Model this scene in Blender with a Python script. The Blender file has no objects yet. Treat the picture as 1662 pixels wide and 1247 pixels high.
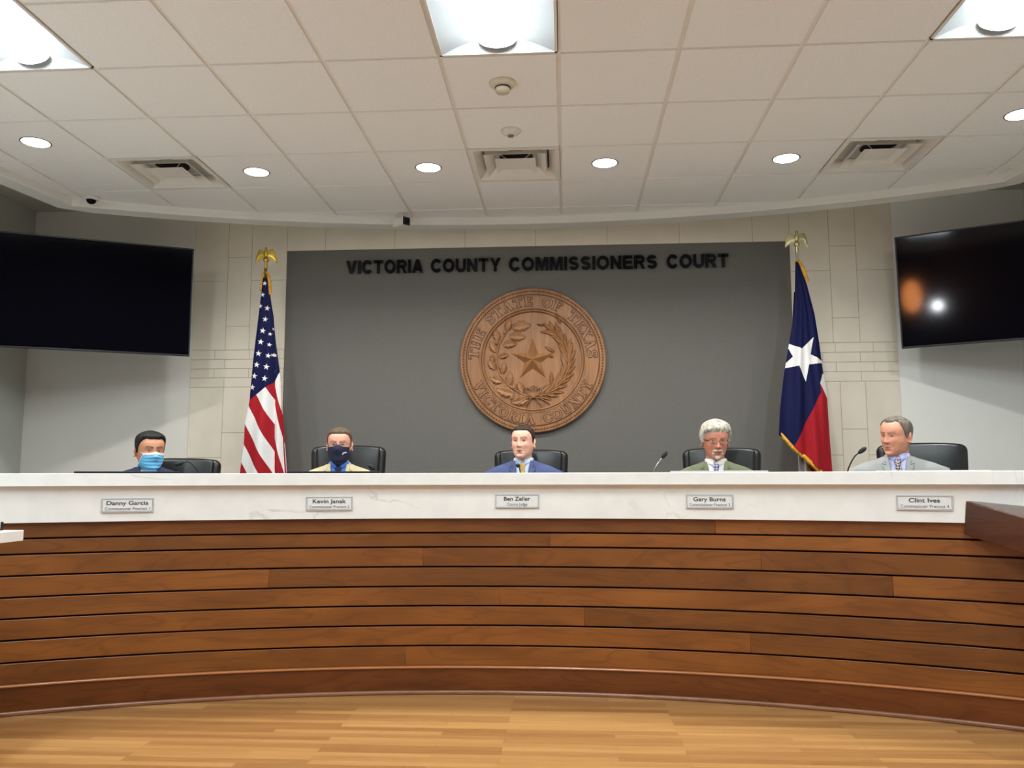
import bpy, bmesh, math, random
import numpy as np
from math import sin, cos, pi, radians, sqrt, atan2, exp
from mathutils import Vector, Matrix, Euler
random.seed(7); np.random.seed(7)

# ------------------------------------------------------------------ camera, world, exposure
# All coordinates below have z = 0 at eye height; at the very end every top-level object is
# lifted by EYE so that the floor is at z = 0.
EYE = 1.25
F_PX, YAW, PITCH, ROLL = 1368.2, 0.0633, 0.1130, -0.0023
fw = Vector((-sin(YAW)*cos(PITCH), cos(YAW)*cos(PITCH), sin(PITCH)))
r0 = Vector((cos(YAW), sin(YAW), 0)); u0 = r0.cross(fw)
rr = r0*cos(ROLL)+u0*sin(ROLL); uu = u0*cos(ROLL)-r0*sin(ROLL)
cd = bpy.data.cameras.new('camera'); cam = bpy.data.objects.new('camera', cd)
bpy.context.scene.collection.objects.link(cam)
cd.sensor_width = 36; cd.lens = F_PX/1662*36; cd.clip_start = .05; cd.clip_end = 100
M = Matrix((rr, uu, -fw)).transposed().to_4x4(); cam.matrix_world = M
bpy.context.scene.camera = cam
sc = bpy.context.scene
sc.view_settings.view_transform = 'Standard'; sc.view_settings.look = 'None'
sc.view_settings.gamma = 1; sc.view_settings.use_curve_mapping = False
sc.view_settings.exposure = 0.0
sc.cycles.diffuse_bounces = 8; sc.cycles.max_bounces = 12
TROFFER_W, CAN_W = 66.0, 18.0       # lens emission strength and watts of each recessed can
w = bpy.data.worlds.new('world'); sc.world = w; w.use_nodes = True
w.node_tree.nodes['Background'].inputs[0].default_value = (.5,.5,.5,1)
w.node_tree.nodes['Background'].inputs[1].default_value = 0.05

# ------------------------------------------------------------------ helpers
COL = sc.collection
def srgb(r, g, b):
    f = lambda c: (c/255/12.92) if c/255 <= .04045 else ((c/255+.055)/1.055)**2.4
    return (f(r), f(g), f(b), 1)
def link(o, parent=None):
    COL.objects.link(o)
    if parent is not None: o.parent = parent
    return o
def obj(name, V, Fc, mat, parent=None, smooth=False, mats=None, fmat=None):
    me = bpy.data.meshes.new(name)
    me.from_pydata([tuple(map(float, v)) for v in V], [], [list(map(int, f)) for f in Fc])
    for m in (mats or [mat]): me.materials.append(m)
    if fmat is not None: me.polygons.foreach_set('material_index', list(fmat))
    if smooth: me.polygons.foreach_set('use_smooth', [True]*len(me.polygons))
    me.update()
    return link(bpy.data.objects.new(name, me), parent)
def empty(name, loc=(0,0,0), rz=0, label=None, cat=None, group=None):
    o = bpy.data.objects.new(name, None); COL.objects.link(o)
    o.location = loc; o.rotation_euler = (0,0,rz); o.empty_display_size = .1
    if label: tag(o, label, cat, group)
    return o
def tag(o, label, cat, group=None):
    o['label'] = label; o['category'] = cat
    if group: o['group'] = group
    return o
def struct(o): o['kind'] = 'structure'; return o
def fix(o):
    bm = bmesh.new(); bm.from_mesh(o.data); bmesh.ops.recalc_face_normals(bm, faces=bm.faces); bm.to_mesh(o.data); bm.free(); return o
def bevel(o, w=.004, seg=2, ang=35):
    m = o.modifiers.new('bevel', 'BEVEL'); m.width = w; m.segments = seg; m.limit_method = 'ANGLE'; m.angle_limit = radians(ang)
    return o
def autosmooth(o, ang=40):
    me = o.data; me.polygons.foreach_set('use_smooth', [True]*len(me.polygons))
    bm = bmesh.new(); bm.from_mesh(me)
    for e in bm.edges:
        if len(e.link_faces) == 2 and e.calc_face_angle(0) > radians(ang): e.smooth = False
    bm.to_mesh(me); bm.free(); return o

class MB:
    def __init__(s): s.V = []; s.F = []; s.m = []; s.cm = 0
    def add(s, V, Fc, m=None):
        b = len(s.V); s.V += [tuple(v) for v in V]; s.F += [[i+b for i in f] for f in Fc]; s.m += [s.cm if m is None else m]*len(Fc)
    def box(s, x0, x1, y0, y1, z0, z1, m=None, mat=None):
        V = [Vector((x, y, z)) for z in (z0, z1) for y in (y0, y1) for x in (x0, x1)]
        if mat is not None: V = [mat @ v for v in V]
        s.add(V, [(0,2,3,1),(4,5,7,6),(0,1,5,4),(2,6,7,3),(0,4,6,2),(1,3,7,5)], m)
    def prism(s, poly, z0, z1, m=None, mat=None):           # poly in xy, extruded in z
        n = len(poly); V = [Vector((p[0], p[1], z)) for z in (z0, z1) for p in poly]
        if mat is not None: V = [mat @ v for v in V]
        s.add(V, [list(range(n))[::-1], [n+i for i in range(n)]] + [(i, (i+1) % n, n+(i+1) % n, n+i) for i in range(n)], m)
    def grid(s, P, cu=False, cv=False, m=None, capu=False):
        # P[i][j]; cu closes i, cv closes j
        nu, nv = len(P), len(P[0]); V = [p for r in P for p in r]; Fc = []
        for i in range(nu if cu else nu-1):
            for j in range(nv if cv else nv-1):
                a = i*nv+j; b = ((i+1) % nu)*nv+j; c = ((i+1) % nu)*nv+(j+1) % nv; d = i*nv+(j+1) % nv
                Fc.append((a, b, c, d))
        if capu:
            Fc.append(list(range(nv))); Fc.append([(nu-1)*nv+j for j in range(nv)][::-1])
        s.add(V, Fc, m)
    def tube(s, pts, rad, n=12, m=None, ry=None, up=(0,0,1)):
        pts = [Vector(p) for p in pts]
        if not hasattr(rad, '__len__'): rad = [rad]*len(pts)
        P = []
        prev = None
        for i, p in enumerate(pts):
            t = (pts[min(i+1, len(pts)-1)]-pts[max(i-1, 0)]).normalized()
            if prev is None:
                a = Vector(up) if abs(t.dot(Vector(up))) < .95 else Vector((1,0,0))
                x = a.cross(t).normalized()
            else:
                x = (prev-t*prev.dot(t)).normalized()
            prev = x; y = t.cross(x)
            k = ry if ry else 1
            P.append([p+x*cos(2*pi*j/n)*rad[i]+y*sin(2*pi*j/n)*rad[i]*k for j in range(n)])
        s.grid(P, cv=True, m=m, capu=True)
    def lathe(s, prof, n=32, c=(0,0,0), m=None, mat=None):    # prof [(r,z)]
        P = [[Vector((c[0]+r*cos(2*pi*j/n), c[1]+r*sin(2*pi*j/n), c[2]+z)) for j in range(n)] for r, z in prof]
        if mat is not None: P = [[mat @ p for p in q] for q in P]
        s.grid(P, cv=True, m=m, capu=True)
    def ring(s, prof, n=64, m=None, mat=None):
        P = [[Vector((r*cos(2*pi*j/n), r*sin(2*pi*j/n), z)) for j in range(n)] for r, z in prof]
        if mat is not None: P = [[mat @ p for p in q] for q in P]
        s.grid(P, cu=True, cv=True, m=m)
    def ball(s, c, r, n=12, m=None, mat=None):
        if not hasattr(r, '__len__'): r = (r, r, r)
        P = [[Vector((c[0]+r[0]*sin(t)*cos(2*pi*j/n), c[1]+r[1]*sin(t)*sin(2*pi*j/n), c[2]+r[2]*cos(t))) for j in range(n)]
             for t in [pi*(i+.02)/(n//2)*(1-.0) if i == 0 else (pi*(i-.02)/(n//2) if i == n//2 else pi*i/(n//2)) for i in range(n//2+1)]]
        if mat is not None: P = [[mat @ p for p in q] for q in P]
        s.grid(P, cv=True, m=m, capu=True)
    def build(s, name, mat, parent=None, smooth=False, mats=None):
        o = obj(name, s.V, s.F, mat, parent, smooth, mats, s.m if mats else None); fix(o); return o

# ------------------------------------------------------------------ materials
class NT:
    def __init__(s, name, base=(.5,.5,.5,1), rough=.5, **k):
        s.mat = bpy.data.materials.new(name); s.mat.use_nodes = True; s.t = s.mat.node_tree
        s.b = s.t.nodes['Principled BSDF']; s.b.inputs['Base Color'].default_value = base; s.b.inputs['Roughness'].default_value = rough
        for a, v in k.items(): s.b.inputs[a.replace('_', ' ')].default_value = v
        s.mat.diffuse_color = base
    def n(s, typ, **k):
        nd = s.t.nodes.new(typ)
        for a, v in k.items(): setattr(nd, a, v)
        return nd
    def l(s, a, b): s.t.links.new(a, b)
    def tc(s, out='Object', scale=(1,1,1), rot=(0,0,0)):
        c = s.n('ShaderNodeTexCoord'); m = s.n('ShaderNodeMapping'); m.inputs['Scale'].default_value = scale; m.inputs['Rotation'].default_value = rot
        s.l(c.outputs[out], m.inputs[0]); return m.outputs[0]
    def noise(s, vec, scale=5, detail=4, rough=.5, dist=0):
        nd = s.n('ShaderNodeTexNoise'); nd.inputs['Scale'].default_value = scale; nd.inputs['Detail'].default_value = detail
        nd.inputs['Roughness'].default_value = rough; nd.inputs['Distortion'].default_value = dist; s.l(vec, nd.inputs['Vector']); return nd.outputs['Fac']
    def ramp(s, fac, stops):
        r = s.n('ShaderNodeValToRGB'); e = r.color_ramp.elements
        while len(e) < len(stops): e.new(.5)
        for i, (p, c) in enumerate(stops): e[i].position = p; e[i].color = c
        s.l(fac, r.inputs[0]); return r.outputs[0]
    def mix(s, fac, a, b, mode='MIX'):
        m = s.n('ShaderNodeMix', data_type='RGBA', blend_type=mode)
        if isinstance(fac, (int, float)): m.inputs[0].default_value = fac
        else: s.l(fac, m.inputs[0])
        for v, i in ((a, 6), (b, 7)):
            if isinstance(v, tuple): m.inputs[i].default_value = v
            else: s.l(v, m.inputs[i])
        return m.outputs[2]
    def bump(s, h, st=.2, dist=.01):
        b = s.n('ShaderNodeBump'); b.inputs['Strength'].default_value = st; b.inputs['Distance'].default_value = dist
        s.l(h, b.inputs['Height']); s.l(b.outputs[0], s.b.inputs['Normal'])
    def color(s, c): s.l(c, s.b.inputs['Base Color'])

def plain(name, base, rough=.5, var=.06, scale=20, bump=0, **k):
    m = NT(name, base, rough, **k)
    f = m.noise(m.tc(), scale, 3)
    a = tuple(min(1, c*(1-var)) for c in base[:3])+(1,); b = tuple(min(1, c*(1+var)) for c in base[:3])+(1,)
    m.color(m.ramp(f, [(.3, a), (.7, b)]))
    if bump: m.bump(f, bump, .004)
    return m.mat

def emit(name, c, s):
    m = NT(name, c, .5); m.b.inputs['Emission Color'].default_value = c; m.b.inputs['Emission Strength'].default_value = s; return m.mat

def wood_uv(name, light, mid, dark, rough=.32, coat=.3, tone=.5):
    # UV = metres along / across the board; 'tone' attribute = per-board random
    m = NT(name, mid, rough); m.b.inputs['Coat Weight'].default_value = coat; m.b.inputs['Coat Roughness'].default_value = .25
    v = m.tc('UV', (1, 1, 1))
    at = m.n('ShaderNodeAttribute'); at.attribute_name = 'tone'
    off = m.n('ShaderNodeVectorMath', operation='MULTIPLY_ADD'); m.l(at.outputs['Color'], off.inputs[0]); off.inputs[1].default_value = (37, 53, 11); m.l(v, off.inputs[2])
    mp = m.n('ShaderNodeMapping'); mp.inputs['Scale'].default_value = (.9, 6, 1); m.l(off.outputs[0], mp.inputs[0])
    n1 = m.noise(mp.outputs[0], 1.3, 2, .45, 1.0)
    wv = m.n('ShaderNodeMath', operation='MULTIPLY'); m.l(n1, wv.inputs[0]); wv.inputs[1].default_value = 34
    fr = m.n('ShaderNodeMath', operation='SINE'); m.l(wv.outputs[0], fr.inputs[0])
    mp2 = m.n('ShaderNodeMapping'); mp2.inputs['Scale'].default_value = (6, 160, 1); m.l(off.outputs[0], mp2.inputs[0])
    n2 = m.noise(mp2.outputs[0], 1, 3, .6)
    mp3 = m.n('ShaderNodeMapping'); mp3.inputs['Scale'].default_value = (1.3, 4, 1); m.l(off.outputs[0], mp3.inputs[0])
    n3 = m.noise(mp3.outputs[0], 1.5, 2, .5)
    c = m.ramp(n3, [(.3, mid), (.72, light)])
    fmap = m.n('ShaderNodeMapRange'); m.l(fr.outputs[0], fmap.inputs[0]); fmap.inputs[1].default_value = .5; fmap.inputs[2].default_value = 1; fmap.inputs[3].default_value = 0; fmap.inputs[4].default_value = .28
    c = m.mix(fmap.outputs[0], c, dark)
    g = m.n('ShaderNodeMapRange'); m.l(n2, g.inputs[0]); g.inputs[1].default_value = .5; g.inputs[2].default_value = .75; g.inputs[3].default_value = 0; g.inputs[4].default_value = .30
    c = m.mix(g.outputs[0], c, dark)
    hs = m.n('ShaderNodeHueSaturation'); m.l(c, hs.inputs['Color'])
    tr = m.n('ShaderNodeMapRange'); m.l(at.outputs['Fac'], tr.inputs[0]); tr.inputs[3].default_value = 1-tone*.5; tr.inputs[4].default_value = 1+tone*.5
    m.l(tr.outputs[0], hs.inputs['Value']); m.color(hs.outputs[0])
    m.bump(n2, .05, .002)
    return m.mat

MAT = {}
MAT['cherry'] = wood_uv('cherry boards', srgb(136,81,31), srgb(113,64,22), srgb(76,40,14), rough=.4, coat=.12, tone=.42)
MAT['walnut'] = wood_uv('dark walnut', srgb(84,46,26), srgb(66,35,20), srgb(40,20,12), rough=.22, coat=.5, tone=.2)
MAT['cherry_dark'] = wood_uv('dark cherry', srgb(112,62,32), srgb(92,48,26), srgb(58,28,16), rough=.25, tone=.2)
MAT['cherry_shoe'] = wood_uv('shoe molding wood', srgb(150,104,78), srgb(132,90,66), srgb(90,56,40), rough=.3, tone=.2)
MAT['highlight_wood'] = plain('highlight line wood', srgb(176,112,66), .25, .08, 6, Coat_Weight=.6)  # lighter tone standing in for the lit top edge of the baseboard
MAT['cherry_base'] = wood_uv('polished cherry base', srgb(116,62,26), srgb(96,48,18), srgb(60,28,10), rough=.22, coat=.5, tone=.3)
MAT['groove'] = plain('dark gap', srgb(34,16,9), .8)
def quartz():
    m = NT('white quartz', srgb(238,232,222), .28)
    v = m.tc('Object', (1, 1, 1)); n0 = m.noise(v, 1.3, 4, .55, 1.2)
    s = m.n('ShaderNodeMath', operation='SUBTRACT'); m.l(n0, s.inputs[0]); s.inputs[1].default_value = .5
    a = m.n('ShaderNodeMath', operation='ABSOLUTE'); m.l(s.outputs[0], a.inputs[0])
    vein = m.ramp(a.outputs[0], [(0, (1,1,1,1)), (.012, (0,0,0,1))])
    n2 = m.noise(v, 2.2, 3); gate = m.ramp(n2, [(.52, (0,0,0,1)), (.66, (.5,.5,.5,1))])
    f = m.mix(1.0, vein, gate, 'MULTIPLY')
    c = m.ramp(m.noise(v, 9, 4), [(.35, srgb(228,226,222)), (.65, srgb(234,232,228))])
    m.color(m.mix(f, c, srgb(178,170,160))); return m.mat
MAT['quartz'] = quartz()
def floor_mat():
    m = NT('honey strip floor', srgb(190,140,80), .3); m.b.inputs['Coat Weight'].default_value = .35; m.b.inputs['Coat Roughness'].default_value = .2
    v = m.tc('Object')
    def brick(o):
        b = m.n('ShaderNodeTexBrick'); b.offset = .37; b.offset_frequency = 3
        mp = m.n('ShaderNodeMapping'); mp.inputs['Location'].default_value = o; m.l(v, mp.inputs[0]); m.l(mp.outputs[0], b.inputs['Vector'])
        b.inputs['Scale'].default_value = 1; b.inputs['Brick Width'].default_value = .85; b.inputs['Row Height'].default_value = .0572
        b.inputs['Mortar Size'].default_value = .0006; b.inputs['Mortar Smooth'].default_value = .3; b.inputs['Bias'].default_value = 0
        b.inputs['Color1'].default_value = srgb(156,109,62); b.inputs['Color2'].default_value = srgb(192,145,88); b.inputs['Mortar'].default_value = srgb(110,70,36)
        return b
    b = brick((.31, .0, 0))
    mp = m.n('ShaderNodeMapping'); mp.inputs['Scale'].default_value = (2.5, 70, 1); m.l(v, mp.inputs[0])
    g = m.noise(mp.outputs[0], 1, 5, .6, .6)
    c = m.mix(1.0, b.outputs['Color'], m.ramp(g, [(.3, (.80,.76,.70,1)), (.65, (1,1,1,1))]), 'MULTIPLY')
    m.color(c); return m.mat
MAT['floor'] = floor_mat()
def tile_mat():
    m = NT('ceiling tile', srgb(240,238,236), .9); v = m.tc()
    f = m.noise(v, 160, 3, .7); m.color(m.ramp(f, [(.35, srgb(226,226,224)), (.6, srgb(236,236,234))])); m.bump(f, .25, .002); return m.mat
MAT['tile'] = tile_mat()
MAT['tbar'] = plain('ceiling grid paint', srgb(226,222,215), .6, .02)
MAT['soffit'] = plain('soffit paint', srgb(222,222,216), .7, .015, 3)
MAT['white_metal'] = plain('white painted metal', srgb(222,218,210), .4, .02)
MAT['reflector'] = plain('white reflector', srgb(158,160,160), .35, .01)
MAT['wall_warm'] = plain('warm grey paint', srgb(224,220,212), .75, .015, 4)
MAT['wall_cool'] = plain('pale grey paint', srgb(234,235,230), .75, .015, 4)
MAT['wall_rear'] = plain('slate blue paint', srgb(84,90,104), .8, .02, 4)
MAT['wall_side'] = plain('grey green paint', srgb(186,187,178), .75, .015, 4)
MAT['stone'] = plain('beige stone tile', srgb(226,217,200), .55, .03, 6)
MAT['grout'] = plain('grout', srgb(160,150,132), .9)
def panel_mat():
    m = NT('charcoal fabric panel', srgb(88,86,82), .85); v = m.tc()
    f = m.noise(v, 220, 2, .8); m.color(m.ramp(f, [(.3, srgb(99,97,92)), (.7, srgb(111,109,104))])); m.bump(f, .3, .002); return m.mat
MAT['panel'] = panel_mat()
def seal_wood():
    m = NT('carved walnut', srgb(150,105,65), .45)
    v = m.tc('Object', (1,1,1)); mp = m.n('ShaderNodeMapping'); mp.inputs['Scale'].default_value = (9, 1, 1.1); m.l(v, mp.inputs[0])
    f = m.noise(mp.outputs[0], 3, 5, .6, .8); f2 = m.noise(v, 3, 2)
    c = m.ramp(f, [(.3, srgb(138,94,58)), (.55, srgb(160,114,74)), (.75, srgb(174,128,86))])
    m.color(m.mix(1.0, c, m.ramp(f2, [(.3, (.85,.82,.78,1)), (.7, (1.05,1.03,1,1))]), 'MULTIPLY')); m.bump(f, .1, .002); return m.mat
MAT['seal'] = seal_wood()
MAT['seal_shade'] = plain('carved groove shade', srgb(84,50,26), .6)  # dark tone that paints shade into the seal's carved edges
MAT['black_gloss'] = plain('black gloss', srgb(7,7,12), .25, .02, Specular_IOR_Level=.12)
MAT['black'] = plain('black plastic', srgb(18,18,20), .4)
MAT['black_matte'] = plain('black matte', srgb(22,22,24), .7)
MAT['screen'] = plain('dark screen glass', (.002,.002,.004,1), .06, .0, Specular_IOR_Level=.26)
MAT['leather'] = plain('black leather', srgb(22,24,24), .32, .1, 60, .08)
MAT['chrome'] = plain('polished metal', srgb(190,190,190), .2, .02, Metallic=1.0)
MAT['silver'] = plain('silver plastic', srgb(205,206,204), .35, .02)
MAT['gold'] = plain('gold metal', srgb(214,180,80), .28, .05, Metallic=.9)
MAT['pale_gold'] = plain('pale brass', srgb(214,205,160), .25, .05, Metallic=.9)
MAT['fringe'] = plain('gold fringe', srgb(214,158,50), .8, .25, 60, .5)
MAT['flag_blue'] = plain('navy flag cloth', srgb(15,20,62), .7, .06, 8, Specular_IOR_Level=.15)
MAT['flag_red'] = plain('red flag cloth', srgb(160,28,38), .7, .06, 8, Specular_IOR_Level=.15)
MAT['flag_white'] = plain('white flag cloth', srgb(226,224,222), .75, .03, 8, Specular_IOR_Level=.15)
MAT['plate'] = plain('brushed silver plate', srgb(222,222,221), .4, .02, 60)
MAT['ink'] = plain('dark engraved lettering', srgb(38,38,40), .6)
MAT['ink_light'] = plain('grey engraved lettering', srgb(96,96,98), .6)
MAT['skin_cols'] = None
def skin():
    m = NT('skin', srgb(220,170,145), .5); m.b.inputs['Subsurface Weight'].default_value = .08; m.b.inputs['Subsurface Radius'].default_value = (.02,.008,.004)
    at = m.n('ShaderNodeAttribute'); at.attribute_name = 'tint'; m.color(m.mix(1.0, at.outputs['Color'], m.ramp(m.noise(m.tc(), 55, 4, .6), [(.3, (.88,.80,.78,1)), (.7, (1.04,1.02,1.0,1))]), 'MULTIPLY')); return m.mat
MAT['skin'] = skin()
def cloth(name, c, rough=.85, var=.06, scale=220): return plain(name, c, rough, var, scale, .15)
def hairmat(name, a, b, scale=(60, 60, 14)):
    m = NT(name, a, .6, Specular_IOR_Level=.25); v = m.tc('Object', scale); f = m.noise(v, 1.0, 4, .6, .8)
    m.color(m.ramp(f, [(.32, a), (.68, b)])); m.bump(f, .5, .003); return m.mat
MAT['glass'] = NT('spectacle glass', (1,1,1,1), .02, Transmission_Weight=1.0).mat
MAT['bluetint'] = plain('light neutral door', srgb(120,80,50), .4)

H = 2.155; T = .6096; GX, GY = -0.0186, 4.0754; D = 7.042; FL = -EYE; DAIS = -.95; TOPC = 2.388
XL, XR, YB = -4.71, 4.19, -5.5

# ------------------------------------------------------------------ the room
def room():
    b = MB(); b.box(XL-.1, XR+.1, 1.6, D+.3, FL-.1, FL); struct(b.build('floor', MAT['floor']))
    b = MB(); b.box(XL-.1, XR+.1, YB-.1, 1.6, FL-.1, FL); struct(b.build('floor_rear', plain('pale bounce floor', srgb(206,202,194), .9, .05, 80)))  # unseen floor made pale to bounce light up to the ceiling
    # raised dais floor behind the bench: arc front
    c = (-.342, -1.003); R = 6.3
    pts = []
    for k in range(41):
        a = radians(128-76*k/40); x, y = c[0]+R*cos(a), c[1]+R*sin(a); pts.append((max(XL+.002, min(XR-.002, x)), y))
    pts += [(XR-.002, D), (XL+.002, D)]
    b = MB(); b.prism(pts, FL, DAIS); o = b.build('floor_dais', plain('dais carpet', srgb(90,84,78), .95, .15, 120)); struct(o)
    # walls
    b = MB(); b.box(XL-.1, XL, 3.0, D+.2, FL, 3.0, 0); b.box(XL-.1, XL, -2.0, 3.0, FL, 3.0, 1); b.box(XL-.1, XL, YB-.1, -2.0, FL, 3.0, 2); struct(b.build('wall_left', None, mats=[MAT['wall_side'], MAT['tile'], MAT['wall_rear']]))
    b = MB(); b.box(XR, XR+.1, 3.0, D+.2, FL, 3.0, 0); b.box(XR, XR+.1, YB-.1, 3.0, FL, 3.0, 1); struct(b.build('wall_right', None, mats=[MAT['wall_side'], MAT['tile']]))
    b = MB(); b.box(XL, XR, YB-.1, YB, FL, 3.0); struct(b.build('wall_rear', MAT['wall_rear']))
    # back wall painted, in two tones left/right of the stone
    b = MB()
    b.box(XL, -.26, D+.03, D+.2, FL, 3.0, 0); b.box(-.26, XR, D+.03, D+.2, FL, 3.0, 1)
    b.box(XL, -3.2333, D-.001, D+.03, FL, 3.0, 0); b.box(2.7338, XR, D-.001, D+.03, FL, 3.0, 1)
    struct(b.build('wall_back', None, mats=[MAT['wall_warm'], MAT['wall_cool']]))
    # stone cladding: tiles over grout, one mesh
    b = MB(); PL, PR, PT = -2.411, 1.893, 1.988
    g = .0035
    b.box(-3.2333, PL, D+.004, D+.03, FL, 3.0, 1); b.box(PR, 2.7338, D+.004, D+.03, FL, 3.0, 1); b.box(PL, PR, D+.004, D+.03, PT, 3.0, 1)
    def t(x0, x1, z0, z1):
        if x1-x0 > .012 and z1-z0 > .012: b.box(x0+g/2, x1-g/2, D, D+.01, z0+g/2, z1-g/2, 0)
    def col(x0, x1, joints):
        js = sorted(joints)
        for a, c_ in zip(js, js[1:]): t(x0, x1, a, c_)
    S = .6096; up = [1.120+S*.0, 1.7297, 1.7297+S, 3.0]; nr = [1.120, 1.328, 1.938, 2.548, 3.0]
    dn = [.797, .193, .193-S, .193-2*S, FL]; dnn = [.797, .404, .404-S, .404-2*S, FL]
    for cols in ([(-3.2333,-2.9334,0),(-2.9334,-2.7234,1),(-2.7234,PL,0)], [(PR,2.2175,0),(2.2175,2.4343,1),(2.4343,2.7338,0)]):
        for x0, x1, n in cols: col(x0, x1, nr if n else up)
    for cols in ([(-3.2333,-2.936,0),(-2.936,-2.70,1),(-2.70,PL,0)], [(PR,2.0,0),(2.0,2.065+.19,0),(2.065+.19,2.46,1),(2.46,2.7338,0)]):
        for x0, x1, n in cols: col(x0, x1, dnn if n else dn)
    zs = [1.120, 1.0385, .957, .8775, .797]
    for side, (x0, x1) in enumerate(((-3.2333, PL), (PR, 2.7338))):
        for r in range(4):
            ph = ((-3.023, -2.933), (2.232, 2.124))[side][r % 2]
            ph = ph - math.ceil((ph-x0)/.3048)*.3048
            x = ph
            while x < x1:
                t(max(x, x0), min(x+.3048, x1), zs[r+1], zs[r]); x += .3048
    x = -1.461-.61*2
    while x < PR:
        t(max(x, PL), min(x+.61, PR), PT, PT+.45); t(max(x, PL), min(x+.61, PR), PT+.45, 3.0); x += .61
    struct(b.build('wall_stone', None, mats=[MAT['stone'], MAT['grout']]))
    b = MB(); b.box(PL, PR, D+.006, D+.03, DAIS, PT); o = b.build('wall_panel', MAT['panel']); struct(o)
    # high outer ceiling
    b = MB(); b.box(XL, XR, YB, D+.03, TOPC, TOPC+.08); struct(b.build('ceiling_outer', plain('outer ceiling paint', srgb(190,186,176), .8, .02)))
room()

# dropped ceiling with its curved edge trim
RC = (-.36, -1.738); RR = 8.488
inner = [(-4.02, YB), (-4.02, 4.4), (-3.873, 5.37)]
a0 = atan2(6.04-RC[1], -3.76-RC[0]); a1 = atan2(6.015-RC[1], 3.13-RC[0])
inner += [(RC[0]+RR*cos(a0+(a1-a0)*k/60), RC[1]+RR*sin(a0+(a1-a0)*k/60)) for k in range(61)]
inner += [(3.235, 5.37), (3.38, 4.4), (3.38, YB)]
def offset_poly(P, d):
    out = []
    for i, p in enumerate(P):
        a = Vector(P[max(i-1, 0)]); c = Vector(P[min(i+1, len(P)-1)]); t = (c-a).normalized(); n = Vector((-t.y, t.x))
        out.append((p[0]+n.x*d, p[1]+n.y*d))
    out[0] = (out[0][0], YB); out[-1] = (out[-1][0], YB); return out
def clip(poly, P):
    # Sutherland-Hodgman against convex polyline P (clockwise, interior on the right)
    for a, c in zip(P, P[1:]+P[:1]):
        ex, ey = c[0]-a[0], c[1]-a[1]
        f = lambda p: ex*(p[1]-a[1])-ey*(p[0]-a[0])
        out = []
        for i in range(len(poly)):
            p, q = poly[i], poly[(i+1) % len(poly)]; fp, fq = f(p), f(q)
            if fp <= 0: out.append(p)
            if (fp < 0 < fq) or (fq < 0 < fp):
                k = fp/(fp-fq); out.append((p[0]+(q[0]-p[0])*k, p[1]+(q[1]-p[1])*k))
        poly = out
        if not poly: return []
    return poly
TRO = [(-5, -2), (-1, -2), (3, -2), (-5, -5), (-1, -5), (3, -5)]
DIF = [(-5, 2), (-1, 2), (3, 2)]
special = set(DIF) | {(i, j+k) for i, j in TRO for k in (0, 1)}
def ceiling():
    lim = offset_poly(inner, .06)
    b = MB(); gr = MB()
    for i in range(-8, 7):
        for j in range(-17, 5):
            x0, y0 = GX+i*T, GY+j*T
            if (i, j) in special: continue
            cell = clip([(x0, y0), (x0+T, y0), (x0+T, y0+T), (x0, y0+T)], lim)
            if len(cell) > 2: gr.add([(p[0], p[1], H+.009) for p in cell], [list(range(len(cell)))])
            e = .0125
            cell = clip([(x0+e, y0+e), (x0+T-e, y0+e), (x0+T-e, y0+T-e), (x0+e, y0+T-e)], lim)
            if len(cell) > 2: b.prism(cell, H, H+.0085)
    struct(b.build('ceiling', MAT['tile'])); o = gr.build('ceiling_grid', MAT['tbar']); struct(o)
    n = len(inner); out = offset_poly(inner, .15)
    P = [[(p[0], p[1], H+.02) for p in inner], [(p[0], p[1], H-.06) for p in inner], [(p[0], p[1], H-.06) for p in out], [(p[0], p[1], TOPC) for p in out]]
    b = MB(); b.grid(P); o = b.build('trim_1', MAT['soffit']); struct(o); bevel(o, .006, 2, 50)
    return
ceiling()

# ------------------------------------------------------------------ lights and ceiling fittings
LENS = emit('lit lens', (.84, .95, 1.0, 1), TROFFER_W)
CANL = emit('lit can lens', (1.0, .98, .95, 1), 6)
def troffer(i, j, label):
    x0, y0 = GX+i*T, GY+j*T; cx, cy = x0+T/2, y0+T
    t = empty('ceiling_light', (cx, cy, H), 0, label, 'ceiling light', 'recessed fluorescent style ceiling lights')
    w, l = T/2-.004, T-.004
    b = MB()
    b.box(-w, -w+.014, -l, l, -.001, .012); b.box(w-.014, w, -l, l, -.001, .012); b.box(-w, w, -l, -l+.014, -.001, .012); b.box(-w, w, l-.014, l, -.001, .012)
    b.build('frame', MAT['white_metal'], t)
    b = MB(); wi, li, e = w-.014, l-.014, .045
    top = .05; xc = .095
    for s in (-1, 1):
        P = []
        for k in range(9):
            u = k/8; x = wi+(xc-wi)*u; z = top*sin(u*pi/2)
            yy = li-(e*u)
            P.append([(s*x, -yy, z), (s*x, yy, z)])
        b.grid(P)
        P = []
        for k in range(9):
            u = k/8; y = li-e*u; x = wi+(xc-wi)*u; z = top*sin(u*pi/2); P.append([(-x, s*y, z), (x, s*y, z)])
        b.grid(P)
    b.build('reflector', MAT['reflector'], t, smooth=True)
    b = MB(); P = []
    for k in range(13):
        a = pi*k/12; P.append([(xc*cos(a), y, top-.045*sin(a)) for y in (-li+e, li-e)])
    b.grid(P); o = b.build('lens', LENS, t, smooth=True)
    for s in (-1, 1):
        b = MB(); b.prism([(xc*cos(pi*k/12), -.045*sin(pi*k/12)) for k in range(13)], 0, .004, mat=Matrix.Translation((0, s*(li-e), top)) @ Matrix.Rotation(pi/2, 4, 'X') @ Matrix.Scale(1, 4))
        b.build('end_cap', MAT['reflector'], t)
    b = MB(); b.box(-w, w, -l, l, .056, .09); b.build('housing', MAT['white_metal'], t)
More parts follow.
